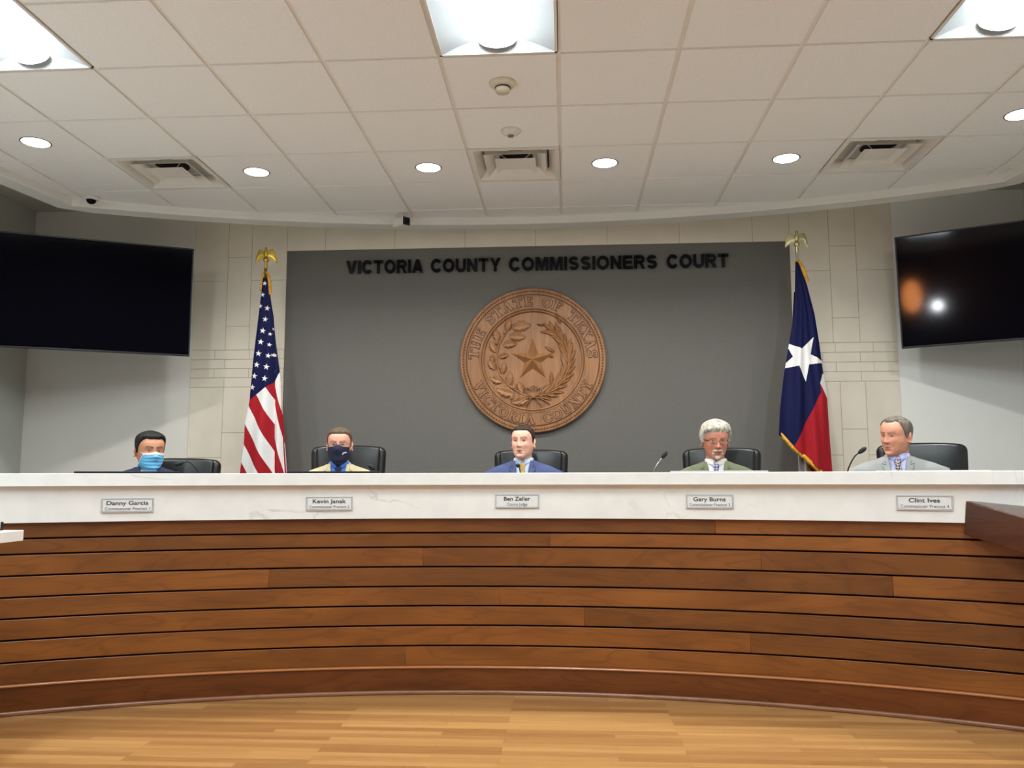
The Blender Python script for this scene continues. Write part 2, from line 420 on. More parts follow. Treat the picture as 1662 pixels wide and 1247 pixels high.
names = {-5: 'left', -1: 'middle', 3: 'right'}
for (i, j) in TRO:
    row = {-2: 'nearest the curved ceiling edge', -5: 'in the second row, above the camera'}[j]
    troffer(i, j, f"bright recessed {names[i]} ceiling light panel {row}")

def can(x, y, label):
    t = empty('recessed_downlight', (x, y, H), 0, label, 'downlight', 'round recessed downlights')
    b = MB(); b.ring([(.082,0),(.086,-.003),(.090,-.003),(.093,.0),(.090,.002)], 48)
    b.build('trim_ring', plain('dark bronze ring', srgb(70,60,50), .4) if 'ring' not in MAT else MAT['ring'], t, smooth=True)
    b = MB(); b.lathe([(.0005,-.002),(.083,-.002),(.083,.001),(.0005,.001)], 40); b.build('lens', CANL, t)
    ld = bpy.data.lights.new('downlight_lamp', 'AREA'); ld.shape = 'DISK'; ld.size = .14; ld.energy = CAN_W; ld.color = (1, .97, .93); ld.spread = radians(140)
    lo = bpy.data.objects.new('lamp', ld); link(lo, t); lo.location = (0,0,-.006)
MAT['ring'] = plain('dark bronze ring', srgb(70,60,50), .4)
cans = [(-5.5,1.5,'round downlight farthest left above the left screen'),(-3.5,2.5,'round downlight between the left and middle air vents, nearer the left vent'),
        (-1.5,2.5,'round downlight just left of the middle air vent'),(.5,2.5,'round downlight just right of the middle air vent'),
        (2.5,2.5,'round downlight just left of the right air vent'),(4.5,1.5,'round downlight at the right edge of the photo')]
for i, j, l in cans: can(GX+i*T, GY+j*T, l)

def diffuser(i, j, label):
    t = empty('air_vent', (GX+(i+.5)*T, GY+(j+.5)*T, H), 0, label, 'air vent', 'square ceiling air diffusers')
    def frus(b, w0, z0, w1, z1, th=.0):
        V = [(sx*w0, sy*w0, z0) for sx, sy in ((-1,-1),(1,-1),(1,1),(-1,1))]+[(sx*w1, sy*w1, z1) for sx, sy in ((-1,-1),(1,-1),(1,1),(-1,1))]
        b.add(V, [(k, (k+1) % 4, 4+(k+1) % 4, 4+k) for k in range(4)])
    h = T/2-.003
    b = MB(); frus(b, h, -.002, h-.03, -.002); frus(b, h-.03, -.002, .235, .045); frus(b, .235, .045, .225, .066)
    frus(b, h, -.002, h, .01); b.build('frame', MAT['white_metal'], t)
    b = MB(); b.box(-.215, .215, -.215, .215, .064, .068); b.build('backing', plain('grey duct plate', srgb(120,118,114), .6) if 'duct' not in MAT else MAT['duct'], t)
    b = MB(); b.lathe([(.0005,.0),(.115,.0),(.115,.006),(.0005,.006)], 40, c=(0,0,.060)); b.build('duct_opening', MAT['black_matte'], t)
    b = MB(); frus(b, .205, -.002, .150, .040); frus(b, .208, -.002, .153, .043); frus(b, .205, -.002, .208, -.002); b.build('louvre', MAT['white_metal'], t)
    b = MB(); frus(b, .135, -.004, .09, .008); b.box(-.09, .09, -.09, .09, .006, .01); frus(b, .138, -.004, .093, .012); frus(b, .135, -.004, .138, -.004)
    b.lathe([(.0005,.012),(.062,.012),(.062,.02),(.05,.03),(.0005,.035)], 24)
    b.build('center_plate', MAT['white_metal'], t)
    for s in (-1, 1):
        for q in (-1, 1): b = MB(); b.tube([(s*.05, q*.05, .02), (s*.16, q*.16, .06)], .003, 6); b.build('bracket', MAT['white_metal'], t)
MAT['duct'] = plain('grey duct plate', srgb(210,210,208), .6)
for (i, j), l in zip(DIF, ('square ceiling air vent at the left, beside the far left downlight', 'square ceiling air vent in the middle, above the seal', 'square ceiling air vent at the right, above the state flag')): diffuser(i, j, l)

t = empty('smoke_detector', (-.325, 4.382, H), 0, 'cream round smoke detector on the ceiling, in front of the middle vent', 'smoke detector')
b = MB(); b.lathe([(.0005,0),(.075,0),(.075,-.006),(.062,-.018),(.045,-.024),(.0005,-.024)], 40); b.build('base', plain('cream plastic', srgb(206,198,180), .45), t, smooth=True)
b = MB(); b.lathe([(.0005,-.024),(.040,-.024),(.042,-.045),(.036,-.054),(.0005,-.056)], 40); b.build('sensor_head', plain('cream plastic head', srgb(196,186,166), .5), t, smooth=True)
b = MB(); b.lathe([(.0415,-.028),(.0435,-.028),(.0435,-.033),(.0415,-.033)], 40); b.build('vent_slot', MAT['black_matte'], t)
t = empty('ceiling_sensor', (-.322, 5.014, H), 0, 'small white dome sensor on the ceiling between smoke detector and middle vent', 'sensor')
b = MB(); b.lathe([(.0005,0),(.062,0),(.062,-.008),(.048,-.022),(.026,-.032),(.0005,-.033)], 40); b.build('dome', plain('white plastic', srgb(214,210,202), .4), t, smooth=True)
b = MB(); b.lathe([(.0005,-.032),(.020,-.031),(.018,-.04),(.0005,-.042)], 24); b.build('lens', plain('grey lens', srgb(120,112,106), .3), t, smooth=True)
t = empty('dome_camera', (-3.60, 6.03, H), 0, 'small dome security camera in the left corner of the ceiling', 'security camera')
b = MB(); b.lathe([(.0005,0),(.06,0),(.06,-.014),(.045,-.024),(.0005,-.026)], 32); b.build('base', MAT['white_metal'], t, smooth=True)
b = MB(); b.ball((0,-.004,-.026), (.036,.036,.03), 20); b.build('dome', MAT['black_gloss'], t, smooth=True)
t = empty('box_camera', (-1.309, 6.56, H), radians(48), 'grey box camera with black lens face hanging at the curved ceiling edge', 'camera')
b = MB(); b.lathe([(.0005,0),(.022,0),(.022,-.006),(.0005,-.007)], 20); b.tube([(0,0,0), (0,0,-.05)], .007, 10); b.ball((0,0,-.052), .012, 10); b.build('mount', MAT['white_metal'], t, smooth=False)
b = MB(); b.box(-.032,.032,-.06,.08,-.118,-.056); o = bevel(b.build('body', MAT['white_metal'], t), .006)
b = MB(); b.box(-.032,.032,-.0725,-.06,-.119,-.055); o = bevel(b.build('front_plate', MAT['black'], t), .003)
b = MB(); b.lathe([(.0005,0),(.018,0),(.018,.012),(.013,.012),(.011,.006),(.0005,.005)], 24, mat=Matrix.Translation((0,-.0725,-.087)) @ Matrix.Rotation(pi/2, 4, 'X')); b.build('lens', MAT['screen'], t, smooth=True)

# ------------------------------------------------------------------ bench
BC = (-.342, -1.003)
def arc_box(b, r0_, r1_, z0, z1, A0, A1, n=96, uv=None, m=None):
    P = []
    for k in range(n+1):
        a = A0+(A1-A0)*k/n; c, s = cos(a), sin(a)
        P.append([(BC[0]+r0_*c, BC[1]+r0_*s, z0), (BC[0]+r0_*c, BC[1]+r0_*s, z1), (BC[0]+r1_*c, BC[1]+r1_*s, z1), (BC[0]+r1_*c, BC[1]+r1_*s, z0)])
    b.grid(P, cv=True, m=m, capu=True)
AL, AR = radians(128), radians(53.5)
def uv_arc(o, tones, R=6.12):
    me = o.data; me.uv_layers.new(name='UVMap'); me.color_attributes.new('tone', 'FLOAT_COLOR', 'CORNER'); uv = me.uv_layers['UVMap']; ca = me.color_attributes['tone']
    for p in me.polygons:
        c = p.center
        tn = tones(c)
        for li in p.loop_indices:
            v = me.vertices[me.loops[li].vertex_index].co
            a = atan2(v.y-BC[1], v.x-BC[0]); r = math.hypot(v.y-BC[1], v.x-BC[0])
            uv.data[li].uv = (a*R, v.z+(r-R)*.9); ca.data[li].color = (tn, tn, tn, 1)
def bench():
    t = empty('curved_bench', (0,0,0), 0, 'long curved dais bench with cherry plank front and white quartz top', 'bench')
    b = MB(); arc_box(b, 6.055, 6.40, -.032, .040, AL, AR, 120); bevel(autosmooth(b.build('countertop', MAT['quartz'], t)), .003)
    b = MB(); arc_box(b, 6.095, 6.125, -.230, -.032, AL, AR, 120); autosmooth(b.build('apron', MAT['quartz'], t))
    rng = random.Random(3)
    zt = [-.23, -.322, -.407, -.523, -.638, -.7515, -.866, -.983, -1.100]
    b = MB(); tones = {}
    seams = [[1.15, -.6],[.2],[-.75+.5, 1.6],[.75],[-.2+.1],[1.9,-1.6],[-1.1, .9],[ -.9, 1.35]]
    seams = [[.86],[ -.1],[-.86, 1.1],[.0+1.75,-1.75],[-.40],[.1],[1.03],[-.96]]
    k = 0; items = []
    for r in range(len(zt)-1):
        z1, z0 = zt[r], zt[r+1]
        xs = sorted([-4.3]+seams[r]+[3.9])
        for x0, x1 in zip(xs, xs[1:]):
            A0_ = math.acos(max(-1, min(1, (x0-BC[0])/6.12))); A1_ = math.acos(max(-1, min(1, (x1-BC[0])/6.12)))
            A0_ = min(A0_, AL); A1_ = max(A1_, AR)
            n0 = len(b.F); arc_box(b, 6.122, 6.165, z0+.010, z1, A0_, A1_, max(8, int((A0_-A1_)*70)))
            tn = rng.random(); items += [tn]*(len(b.F)-n0)
    o = b.build('plank_cladding', MAT['cherry'], t)
    order = {}
    def tone(c, rows=zt):
        r = sum(1 for z in rows[1:] if c.z < z); a = atan2(c.y-BC[1], c.x-BC[0]); x = BC[0]+6.12*cos(a)
        s = sum(1 for q in seams[min(r, 7)] if x > q)
        return random.Random(r*17+s*5+1).random()
    uv_arc(o, tone); bevel(autosmooth(o), .002, 1)
    b = MB(); arc_box(b, 6.150, 6.20, -1.11, -.1, AL, AR, 96); autosmooth(b.build('backing_panel', MAT['groove'], t))
    b = MB(); arc_box(b, 6.100, 6.165, -1.236, -1.102, AL, AR, 140); o = b.build('baseboard', MAT['cherry_base'], t); uv_arc(o, lambda c: .30 if atan2(c.y-BC[1], c.x-BC[0]) > radians(73.46) else .75)
    autosmooth(o)
    b = MB(); arc_box(b, 6.090, 6.165, -1.103, -1.091, AL, AR, 140); o = b.build('highlight_strip', MAT['highlight_wood'], t); bevel(autosmooth(o), .005, 3)  # lighter strip painting the highlight along the baseboard's top edge
    b = MB(); arc_box(b, 6.082, 6.12, -1.25, -1.228, AL, AR, 120); o = b.build('shoe_molding', MAT['cherry_shoe'], t); uv_arc(o, lambda c: .4); bevel(autosmooth(o), .008, 3)
    b = MB(); arc_box(b, 6.20, 6.24, DAIS, -.032, AL, AR, 96); arc_box(b, 6.15, 6.298, FL, DAIS, AL, AR, 96); autosmooth(b.build('back_panel', MAT['cherry_dark'], t))
    b = MB(); arc_box(b, 6.24, 6.80, -.30, -.27, AL, AR, 96); autosmooth(b.build('desk_surface', plain('grey laminate desk', srgb(120,112,104), .5), t))
    for d in (63.5, 73.3, 83.7, 94.5, 105.2, 117, 124):
        a = radians(d); m = Matrix.Translation((BC[0], BC[1], 0)) @ Matrix.Rotation(a, 4, 'Z'); b = MB(); b.box(6.24, 6.74, -.015, .015, DAIS, -.30, mat=m)
        b.build('support_panel', MAT['cherry_dark'], t)
    return t
bench()

# ------------------------------------------------------------------ lettering
def glyphs(txt, extrude=.01, offset=0.0, bev=0):
    cu = bpy.data.curves.new('txt', 'FONT'); cu.body = txt; cu.size = 1; cu.extrude = extrude; cu.offset = offset; cu.resolution_u = 6
    if bev: cu.bevel_depth = bev; cu.bevel_resolution = 1
    o = bpy.data.objects.new('txt', cu); COL.objects.link(o)
    me = bpy.data.meshes.new_from_object(o); COL.objects.unlink(o); bpy.data.objects.remove(o)
    V = np.array([v.co[:] for v in me.vertices]).reshape(-1, 3); Fc = [list(p.vertices) for p in me.polygons]
    bpy.data.meshes.remove(me); return V, Fc
def text_fit(name, txt, x0, x1, zb, zcap, y, mat, parent, depth=.01, offset=.0, xf=None):
    V, Fc = glyphs(txt, .5, offset)
    caps, _ = glyphs('H', .5, offset); ch = caps[:,1].max(); cb = caps[:,1].min()
    mn, mx = V[:,0].min(), V[:,0].max()
    X = x0+(V[:,0]-mn)/(mx-mn)*(x1-x0); Z = zb+(V[:,1]-cb)/(ch-cb)*(zcap-zb); Y = y-(V[:,2]+.5)*depth
    P = np.c_[X, Y, Z]
    if xf is not None: P = [xf @ Vector(p) for p in P]
    o = obj(name, P, Fc, mat, parent); return o
def wall_sign():
    t = empty('wall_lettering', (-.25, D, 1.772), 0, 'glossy black raised lettering reading VICTORIA COUNTY COMMISSIONERS COURT on the grey panel', 'sign')
    spans = [('VICTORIA', 563, 690), ('COUNTY', 703, 817), ('COMMISSIONERS', 830.5, 1068.5), ('COURT', 1084, 1181.5)]
    X = lambda px: -1.88+(px-563)/(1182-563)*3.264 + .012*sin((px-563)/619*pi)*0
    def arc(cx, cy, rx, ry, a0, a1, n=18): return [(cx+rx*cos(radians(a0+(a1-a0)*k/n)), cy+ry*sin(radians(a0+(a1-a0)*k/n))) for k in range(n+1)]
    rect = lambda x0, x1, y0, y1: ('p', [(x0,y0),(x1,y0),(x1,y1),(x0,y1)])
    LT = {'V': (.96, [('p', [(0,1),(.27,1),(.48,.35),(.69,1),(.96,1),(.62,0),(.34,0)])]), 'I': (.25, [rect(0,.25,0,1)]),
     'A': (1.0, [('p', [(0,0),(.27,0),(.5,.70),(.5,1),(.36,1)]), ('p', [(1,0),(.73,0),(.5,.70),(.5,1),(.64,1)]), ('p', [(.28,.17),(.72,.17),(.66,.37),(.34,.37)])]),
     'T': (.88, [rect(.315,.565,0,.9), rect(0,.88,.79,1)]), 'E': (.80, [rect(0,.25,0,1), rect(.2,.80,0,.205), rect(.2,.74,.40,.60), rect(.2,.79,.795,1)]),
     'Y': (.96, [('p', [(0,1),(.29,1),(.48,.63),(.67,1),(.96,1),(.605,.40),(.605,0),(.355,0),(.355,.40)])]),
     'N': (.90, [('p', [(0,0),(0,1),(.26,1),(.655,.40),(.655,1),(.90,1),(.90,0),(.64,0),(.245,.60),(.245,0)])]),
     'M': (1.08, [('p', [(0,0),(0,1),(.35,1),(.54,.40),(.73,1),(1.08,1),(1.08,0),(.845,0),(.845,.70),(.63,0),(.45,0),(.235,.70),(.235,0)])]),
     'U': (.90, [('r', [(.125,1),(.125,.36)]+arc(.45,.36,.325,.26,180,360)+[(.775,1)], .24)]),
     'O': (1.02, [('r', arc(.51,.5,.39,.405,0,360,36), .235)]), 'C': (.96, [('r', arc(.50,.5,.385,.405,38,322,32), .235)]),
     'S': (.86, [('r', arc(.43,.70,.30,.195,22,262)+arc(.43,.30,.31,.20,82,-158), .21)]),
     'R': (.92, [rect(0,.25,0,1), ('r', [(.2,.895),(.52,.895)]+arc(.55,.70,.235,.195,90,-90)+[(.2,.505)], .205), ('p', [(.42,.47),(.66,.47),(.92,0),(.64,0)])])}
    def strip(b, pts, th, x, sx):
        n = len(pts); rows = []
        for i, p in enumerate(pts):
            a = pts[max(0, i-1)]; c = pts[min(n-1, i+1)]
            if n > 30 and pts[0] == pts[-1]: a = pts[i-1] if i else pts[-2]; c = pts[i+1] if i < n-1 else pts[1]
            tx, ty = c[0]-a[0], c[1]-a[1]; l = math.hypot(tx, ty) or 1; nx, ny = -ty/l*th/2, tx/l*th/2
            A_, B_ = (p[0]+nx, p[1]+ny), (p[0]-nx, p[1]-ny)
            f = lambda q, y: (x+q[0]*sx+.25, y, q[1]*.114)
            rows.append([f(A_, 0), f(A_, -.022), f(B_, -.022), f(B_, 0)])
        b.grid(rows, cv=True, capu=True)
    for wd, p0, p1 in spans:
        gap = .125; tot = sum(LT[c][0] for c in wd)+gap*(len(wd)-1); sx = (X(p1)-X(p0))/tot; x = X(p0)
        for c in wd:
            b = MB()
            for q in LT[c][1]:
                if q[0] == 'r': strip(b, q[1], q[2], x, sx)
                else:
                    P = q[1]; m = len(P); V = [(x+p[0]*sx+.25, 0, p[1]*.114) for p in P]+[(x+p[0]*sx+.25, -.022, p[1]*.114) for p in P]
                    b.add(V, [list(range(m)), [m+k for k in range(m)][::-1]]+[(k, (k+1) % m, m+(k+1) % m, m+k) for k in range(m)])
            b.build('letter', MAT['black_gloss'], t); x += (LT[c][0]+gap)*sx
wall_sign()

def plate(ang0, ang1, zt, zb, name_, title, label):
    # centre angle on the bench arc
    am = (ang0+ang1)/2; R = 6.093; cx, cy = BC[0]+R*cos(am), BC[1]+R*sin(am); wd = abs(ang1-ang0)*R; hh = (zt-zb)
    t = empty('name_plate', (cx, cy, zb), am-pi/2, label, 'name plate', 'silver name plates along the bench front')
    b = MB(); b.box(-wd/2, wd/2, -.006, .0, 0, hh); bevel(b.build('plate', MAT['plate'], t), .001)
    b = MB(); e = .0052; k = .0016
    for x0, x1, z0, z1 in ((-wd/2+e, wd/2-e, e, e+k), (-wd/2+e, wd/2-e, hh-e-k, hh-e), (-wd/2+e, -wd/2+e+k, e, hh-e), (wd/2-e-k, wd/2-e, e, hh-e)): b.box(x0, x1, -.007, -.005, z0, z1)
    b.build('border_line', MAT['ink_light'], t)
    b = MB(); k = .0012
    for x0, x1, z0, z1 in ((-wd/2, wd/2, 0, k), (-wd/2, wd/2, hh-k, hh), (-wd/2, -wd/2+k, 0, hh), (wd/2-k, wd/2, 0, hh)): b.box(x0, x1, -.0072, -.005, z0, z1)
    b.build('edge_line', MAT['ink_light'], t)
    n = {'Danny Garcia': .80, 'Kevin Janak': .715, 'Ben Zeller': .60, 'Gary Burns': .68, 'Clint Ives': .55}[name_]
    text_fit('name_lettering', name_, -wd*n/2, wd*n/2, hh*.54, hh*.83, -.006, MAT['ink'], t, .0015, .012)
    n2 = {'County Judge': .46}.get(title, .86)
    text_fit('title_lettering', title, -wd*n2/2, wd*n2/2, hh*.17, hh*.38, -.006, MAT['ink_light'], t, .0012, .0)
def ang(x): return math.acos((x-BC[0])/6.08)
for x0, x1, zt, zb, n, ti, l in [(-2.614,-2.359,-.102,-.180,'Danny Garcia','Commissioner Precinct 1','silver name plate below the man in the light blue mask'),
    (-1.540,-1.273,-.100,-.180,'Kevin Janak','Commissioner Precinct 2','silver name plate below the man in the navy mask'),
    (-.425,-.162,-.088,-.169,'Ben Zeller','County Judge','silver name plate reading County Judge below the centre man'),
    (.693,.953,-.090,-.168,'Gary Burns','Commissioner Precinct 3','silver name plate below the white-haired man in green jacket'),
    (1.772,2.023,-.090,-.167,'Clint Ives','Commissioner Precinct 4','silver name plate at right, below the man in light grey suit')]:
    plate(ang(x0), ang(x1), zt, zb, n, ti, l)

# ------------------------------------------------------------------ carved seal
def seal():
    SC = (-.27, D-.045, 1.0)
    t = empty('carved_seal', (SC[0], D+.006, SC[2]), 0, 'round carved walnut state seal with star and wreath on the grey panel', 'seal')
    Rm = Matrix.Rotation(pi/2, 4, 'X')                  # lathe axis z -> -y (towards the room)
    def P3(x, z, d): return (x, -d, z)
    b = MB(); prof = [(.0005,0),(.600,0),(.614,.006),(.614,.034),(.606,.042),(.566,.042),(.562,.036),(.556,.036),(.552,.042),(.450,.042),(.446,.046),(.438,.046),(.434,.038),(.428,.038),(.424,.043),(.417,.041),(.408,.020),(.0005,.020)]
    b.lathe(prof, 180, mat=Rm); autosmooth(b.build('disc', MAT['seal'], t), 25)
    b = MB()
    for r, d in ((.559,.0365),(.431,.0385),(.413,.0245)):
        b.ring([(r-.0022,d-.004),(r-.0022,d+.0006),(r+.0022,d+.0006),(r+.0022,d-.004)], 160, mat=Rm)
    b.build('groove_line', MAT['seal_shade'], t)
    b = MB(); n = 150
    for k in range(n):
        a = 2*pi*k/n
        for s in (-1, 1):
            m = Matrix.Translation((.586*cos(a), -.042, .586*sin(a))) @ Matrix.Rotation(-a, 4, 'Y') @ Matrix.Rotation(s*.8, 4, 'Y')
            b.ball((0,0,0), (.015,.004,.004), 6, mat=m)
    b.build('rope_border', MAT['seal'], t, smooth=True)
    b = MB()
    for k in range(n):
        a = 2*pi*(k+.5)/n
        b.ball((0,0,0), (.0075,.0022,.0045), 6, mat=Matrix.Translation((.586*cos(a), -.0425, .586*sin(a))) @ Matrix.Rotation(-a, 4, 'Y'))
    b.build('border_notches', MAT['seal_shade'], t, smooth=True)
    # serif lettering
    TH, TN = .19, .075
    def arcp(cx, cy, rx, ry, a0, a1, n=14): return [(cx+rx*cos(radians(a0+(a1-a0)*k/n)), cy+ry*sin(radians(a0+(a1-a0)*k/n))) for k in range(n+1)]
    def ser(x, y, w=.22): return ([(x-w, y), (x+w, y)], TN)
    lo, hi = .035, .965
    G = {
     'T': (.80, [([(.4,0),(.4,1)],TH), ([(.02,.95),(.78,.95)],.1), ([(.05,.72),(.05,1)],TN), ([(.75,.72),(.75,1)],TN), ser(.4,lo)]),
     'H': (.86, [([(.18,0),(.18,1)],TH), ([(.68,0),(.68,1)],TH), ([(.2,.5),(.66,.5)],TN), ser(.18,lo,.18), ser(.68,lo,.18), ser(.18,hi,.18), ser(.68,hi,.18)]),
     'E': (.74, [([(.2,0),(.2,1)],TH), ([(.02,hi),(.68,hi)],TN), ([(.02,lo),(.70,lo)],TN), ([(.2,.5),(.52,.5)],TN), ([(.66,.72),(.66,1)],TN), ([(.68,0),(.68,.3)],TN), ([(.5,.38),(.5,.62)],TN)]),
     'F': (.70, [([(.2,0),(.2,1)],TH), ([(.02,hi),(.66,hi)],TN), ([(.2,.5),(.50,.5)],TN), ([(.64,.72),(.64,1)],TN), ([(.5,.38),(.5,.62)],TN), ser(.2,lo)]),
     'I': (.44, [([(.22,0),(.22,1)],TH), ser(.22,lo), ser(.22,hi)]),
     'S': (.64, [(arcp(.32,.73,.22,.22,20,260)+arcp(.32,.27,.23,.22,80,-160),.14), ([(.56,.68),(.56,1)],TN), ([(.07,0),(.07,.33)],TN)]),
     'A': (.90, [([(.14,0),(.45,1)],.09), ([(.45,1),(.74,0)],TH), ([(.24,.32),(.64,.32)],TN), ser(.14,lo,.15), ser(.75,lo,.17)]),
     'O': (.86, [(arcp(.43,.5,.34,.44,0,360,28),.15)]),
     'X': (.86, [([(.16,1),(.70,0)],TH), ([(.70,1),(.16,0)],.09), ser(.16,lo,.16), ser(.70,lo,.17), ser(.16,hi,.17), ser(.70,hi,.16)]),
     'V': (.88, [([(.15,1),(.45,0)],TH), ([(.45,0),(.74,1)],.09), ser(.15,hi,.18), ser(.74,hi,.15)]),
     'C': (.78, [(arcp(.44,.5,.36,.43,48,312,24),.15), ([(.70,.66),(.70,1)],TN), ([(.72,.2),(.72,.32)],TN)]),
     'R': (.86, [([(.2,0),(.2,1)],TH), (arcp(.44,.75,.22,.21,90,-90)+[(.2,.54)],.12), ([(.2,hi),(.46,hi)],TN), ([(.42,.54),(.72,.02)],.16), ser(.2,lo), ser(.74,lo,.12)]),
     'U': (.86, [([(.2,1),(.2,.4)],TH), (arcp(.44,.36,.24,.30,180,360),.12), ([(.68,.36),(.68,1)],.09), ser(.2,hi,.18), ser(.68,hi,.15)]),
     'N': (.90, [([(.18,0),(.18,1)],.09), ([(.72,0),(.72,1)],.09), ([(.18,1),(.72,0)],TH), ser(.18,lo,.15), ser(.72,hi,.15), ser(.12,hi,.12)]),
     'Y': (.86, [([(.15,1),(.43,.46)],TH), ([(.72,1),(.43,.46)],.09), ([(.43,0),(.43,.5)],TH), ser(.15,hi,.17), ser(.72,hi,.15), ser(.43,lo)]),
    }
    def ribbon(b, pts, th, mp, d0, d1, grow):
        # resample, flat ribbon with flat top
        th = th/2+grow; L = []; n = len(pts)
        if n == 2 :
            (xa, ya), (xb, yb) = pts; l = math.hypot(xb-xa, yb-ya); ux, uy = (xb-xa)/l*grow, (yb-ya)/l*grow
            pts = [(xa-ux, ya-uy), (xb+ux, yb+uy)]
            pts = [(pts[0][0]+(pts[1][0]-pts[0][0])*k/5, pts[0][1]+(pts[1][1]-pts[0][1])*k/5) for k in range(6)]; n = 6
        rows = []
        for i, p in enumerate(pts):
            a = pts[max(0, i-1)]; c = pts[min(n-1, i+1)]; tx, ty = c[0]-a[0], c[1]-a[1]; l = math.hypot(tx, ty) or 1; nx, ny = -ty/l, tx/l
            A_, B_ = mp(p[0]+nx*th, p[1]+ny*th), mp(p[0]-nx*th, p[1]-ny*th)
            rows.append([P3(*A_, d0), P3(*A_, d1), P3(*B_, d1), P3(*B_, d0)])
        b.grid(rows, cv=True, capu=True)
    def arctext(txt, aA, aB, rbase, h, top, name):
        gap, sp = .16, .62; W = sum(G[c][0] if c != ' ' else sp for c in txt)+gap*(len(txt)-1)
        k = (aB-aA)/W; x = 0
        for c in txt:
            if c == ' ': x += sp+gap; continue
            w_, st = G[c]; b1, b2 = MB(), MB()
            def mp(px, py, x=x):
                a = radians(aA+(x+px)*k); r = rbase+h*py if top else rbase-h*py
                return (r*cos(a), r*sin(a))
            for j, (pts, th) in enumerate(st):
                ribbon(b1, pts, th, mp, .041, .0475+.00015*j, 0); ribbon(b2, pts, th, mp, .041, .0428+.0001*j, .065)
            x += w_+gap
            lt = b1.build('raised_letter', MAT['seal'], t); b2.build('letter_shade', MAT['seal_shade'], lt)  # dark backing paints shade round each raised letter
    arctext('THE STATE OF TEXAS', 178.5, 1.5, .461, .080, True, 'upper_lettering')
    arctext('VICTORIA COUNTY', 202.0, 338, .541, .078, False, 'lower_lettering')
    # star
    b = MB(); R1, R2 = .190, .073; V = [P3(0, 0, .078)]
    for k in range(10):
        a = pi/2+pi*k/5; r = R1 if k % 2 == 0 else R2; V.append(P3(r*cos(a), r*sin(a), .020))
    b.add(V, [(0, 1+k, 1+(k+1) % 10) for k in range(10)]); b.build('star', MAT['seal'], t)
    # leaves
    def leaf(b, bd, x, z, ang_, L, W, lobes=0, d=.022, hgt=.02):
        n = 26; L1, R_, Mi = [], [], []
        for i in range(n+1):
            u = i/n; w_ = W/2*(sin(pi*u**.85))**.8
            if lobes: w_ *= .80+.26*abs(sin(pi*lobes*u))
            hh = hgt*sin(pi*min(1, u*1.02+.02))**.6
            bend = .03*L*sin(pi*u)
            for arr, sgn in ((L1, 1), (R_, -1)):
                px, pz = u*L, sgn*w_+bend; arr.append((x+px*cos(ang_)-pz*sin(ang_), z+px*sin(ang_)+pz*cos(ang_)))
            px, pz = u*L, bend; Mi.append((x+px*cos(ang_)-pz*sin(ang_), z+px*sin(ang_)+pz*cos(ang_), hh))
        for arr in (L1, R_):
            rows = []
            for i in range(n+1):
                a_, m_ = arr[i], Mi[i]; q = ((a_[0]*.62+m_[0]*.38), (a_[1]*.62+m_[1]*.38))
                rows.append([P3(a_[0], a_[1], d-.004), P3(a_[0], a_[1], d+hgt*.35), P3(q[0], q[1], d+m_[2]*1.0), P3(m_[0], m_[1], d+m_[2]*.62)])
            b.grid(rows)
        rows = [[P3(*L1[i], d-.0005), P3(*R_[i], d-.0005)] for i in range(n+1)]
        # dark strip painting the undercut shade round the leaf
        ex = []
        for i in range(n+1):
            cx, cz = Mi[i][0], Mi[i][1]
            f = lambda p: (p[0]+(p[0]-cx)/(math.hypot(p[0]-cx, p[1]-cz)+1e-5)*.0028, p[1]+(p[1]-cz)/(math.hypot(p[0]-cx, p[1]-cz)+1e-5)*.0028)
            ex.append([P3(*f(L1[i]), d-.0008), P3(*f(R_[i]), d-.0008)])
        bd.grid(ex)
    k = .00104
    def C(x, y): return ((x-622)*k, (625-y)*k)
    oak = [(415,385,75,100),(455,360,8,155),(430,430,-3,135),(340,470,100,105),(380,500,5,115),(330,560,118,110),(350,600,15,80),(320,700,125,100),(375,735,78,95),(375,800,160,110),
           (430,830,85,110),(470,900,163,150),(545,895,112,100),(590,935,193,150),(300,640,100,60),(500,860,130,60)]
    b, bd = MB(), MB()
    for x, y, a, L in oak: p = C(x, y); leaf(b, bd, p[0], p[1], radians(a), L*k, L*k*.60, 4)
    for x, y in ((330,475),(395,392),(288,582),(470,845),(358,680),(450,925)):
        p = C(x, y); b.ball(P3(p[0], p[1], .036), (.014,.012,.019), 12); b.ball(P3(p[0], p[1]-.01, .034), (.016,.012,.010), 10)
    st = [C(640,930), C(540,905), C(430,835), C(355,740), C(325,620), C(345,500), C(400,400), C(440,345)]
    b.tube([P3(x, z, .030) for x, z in st], .007, 8); b.build('oak_branch', MAT['seal'], t); bd.build('oak_branch_shadow_line', MAT['seal_shade'], t)
    b, bd = MB(), MB(); r_ = .305; rng = random.Random(5)
    for i in range(15):
        a = radians(-82+i*9.6); x, z = r_*cos(a)*1.0, r_*sin(a)-.0
        for s in (-1, 1):
            ta = a+pi/2+s*radians(24+rng.uniform(-6, 6)) + (radians(8) if s > 0 else 0)
            L = (.135 if s > 0 else .115)*rng.uniform(.9, 1.1)
            if s < 0 and math.hypot(x+L*cos(ta), z+L*sin(ta)) > .398: L *= .75
            leaf(b, bd, x, z, ta, L, L*.27, 0, d=.021+.0006*(i % 3), hgt=.016)
        if i % 2 == 0:
            ta = a+pi/2; leaf(b, bd, x, z, ta, .12, .03, 0, d=.026, hgt=.018)
    for x, y, a, L in ((715,340,170,60),(850,330,105,90),(800,560,150,90),(790,600,172,40),(820,820,75,110),(780,830,95,110)): p = C(x, y); leaf(b, bd, p[0], p[1], radians(a), L*k, L*k*.27, 0, .022, .016)
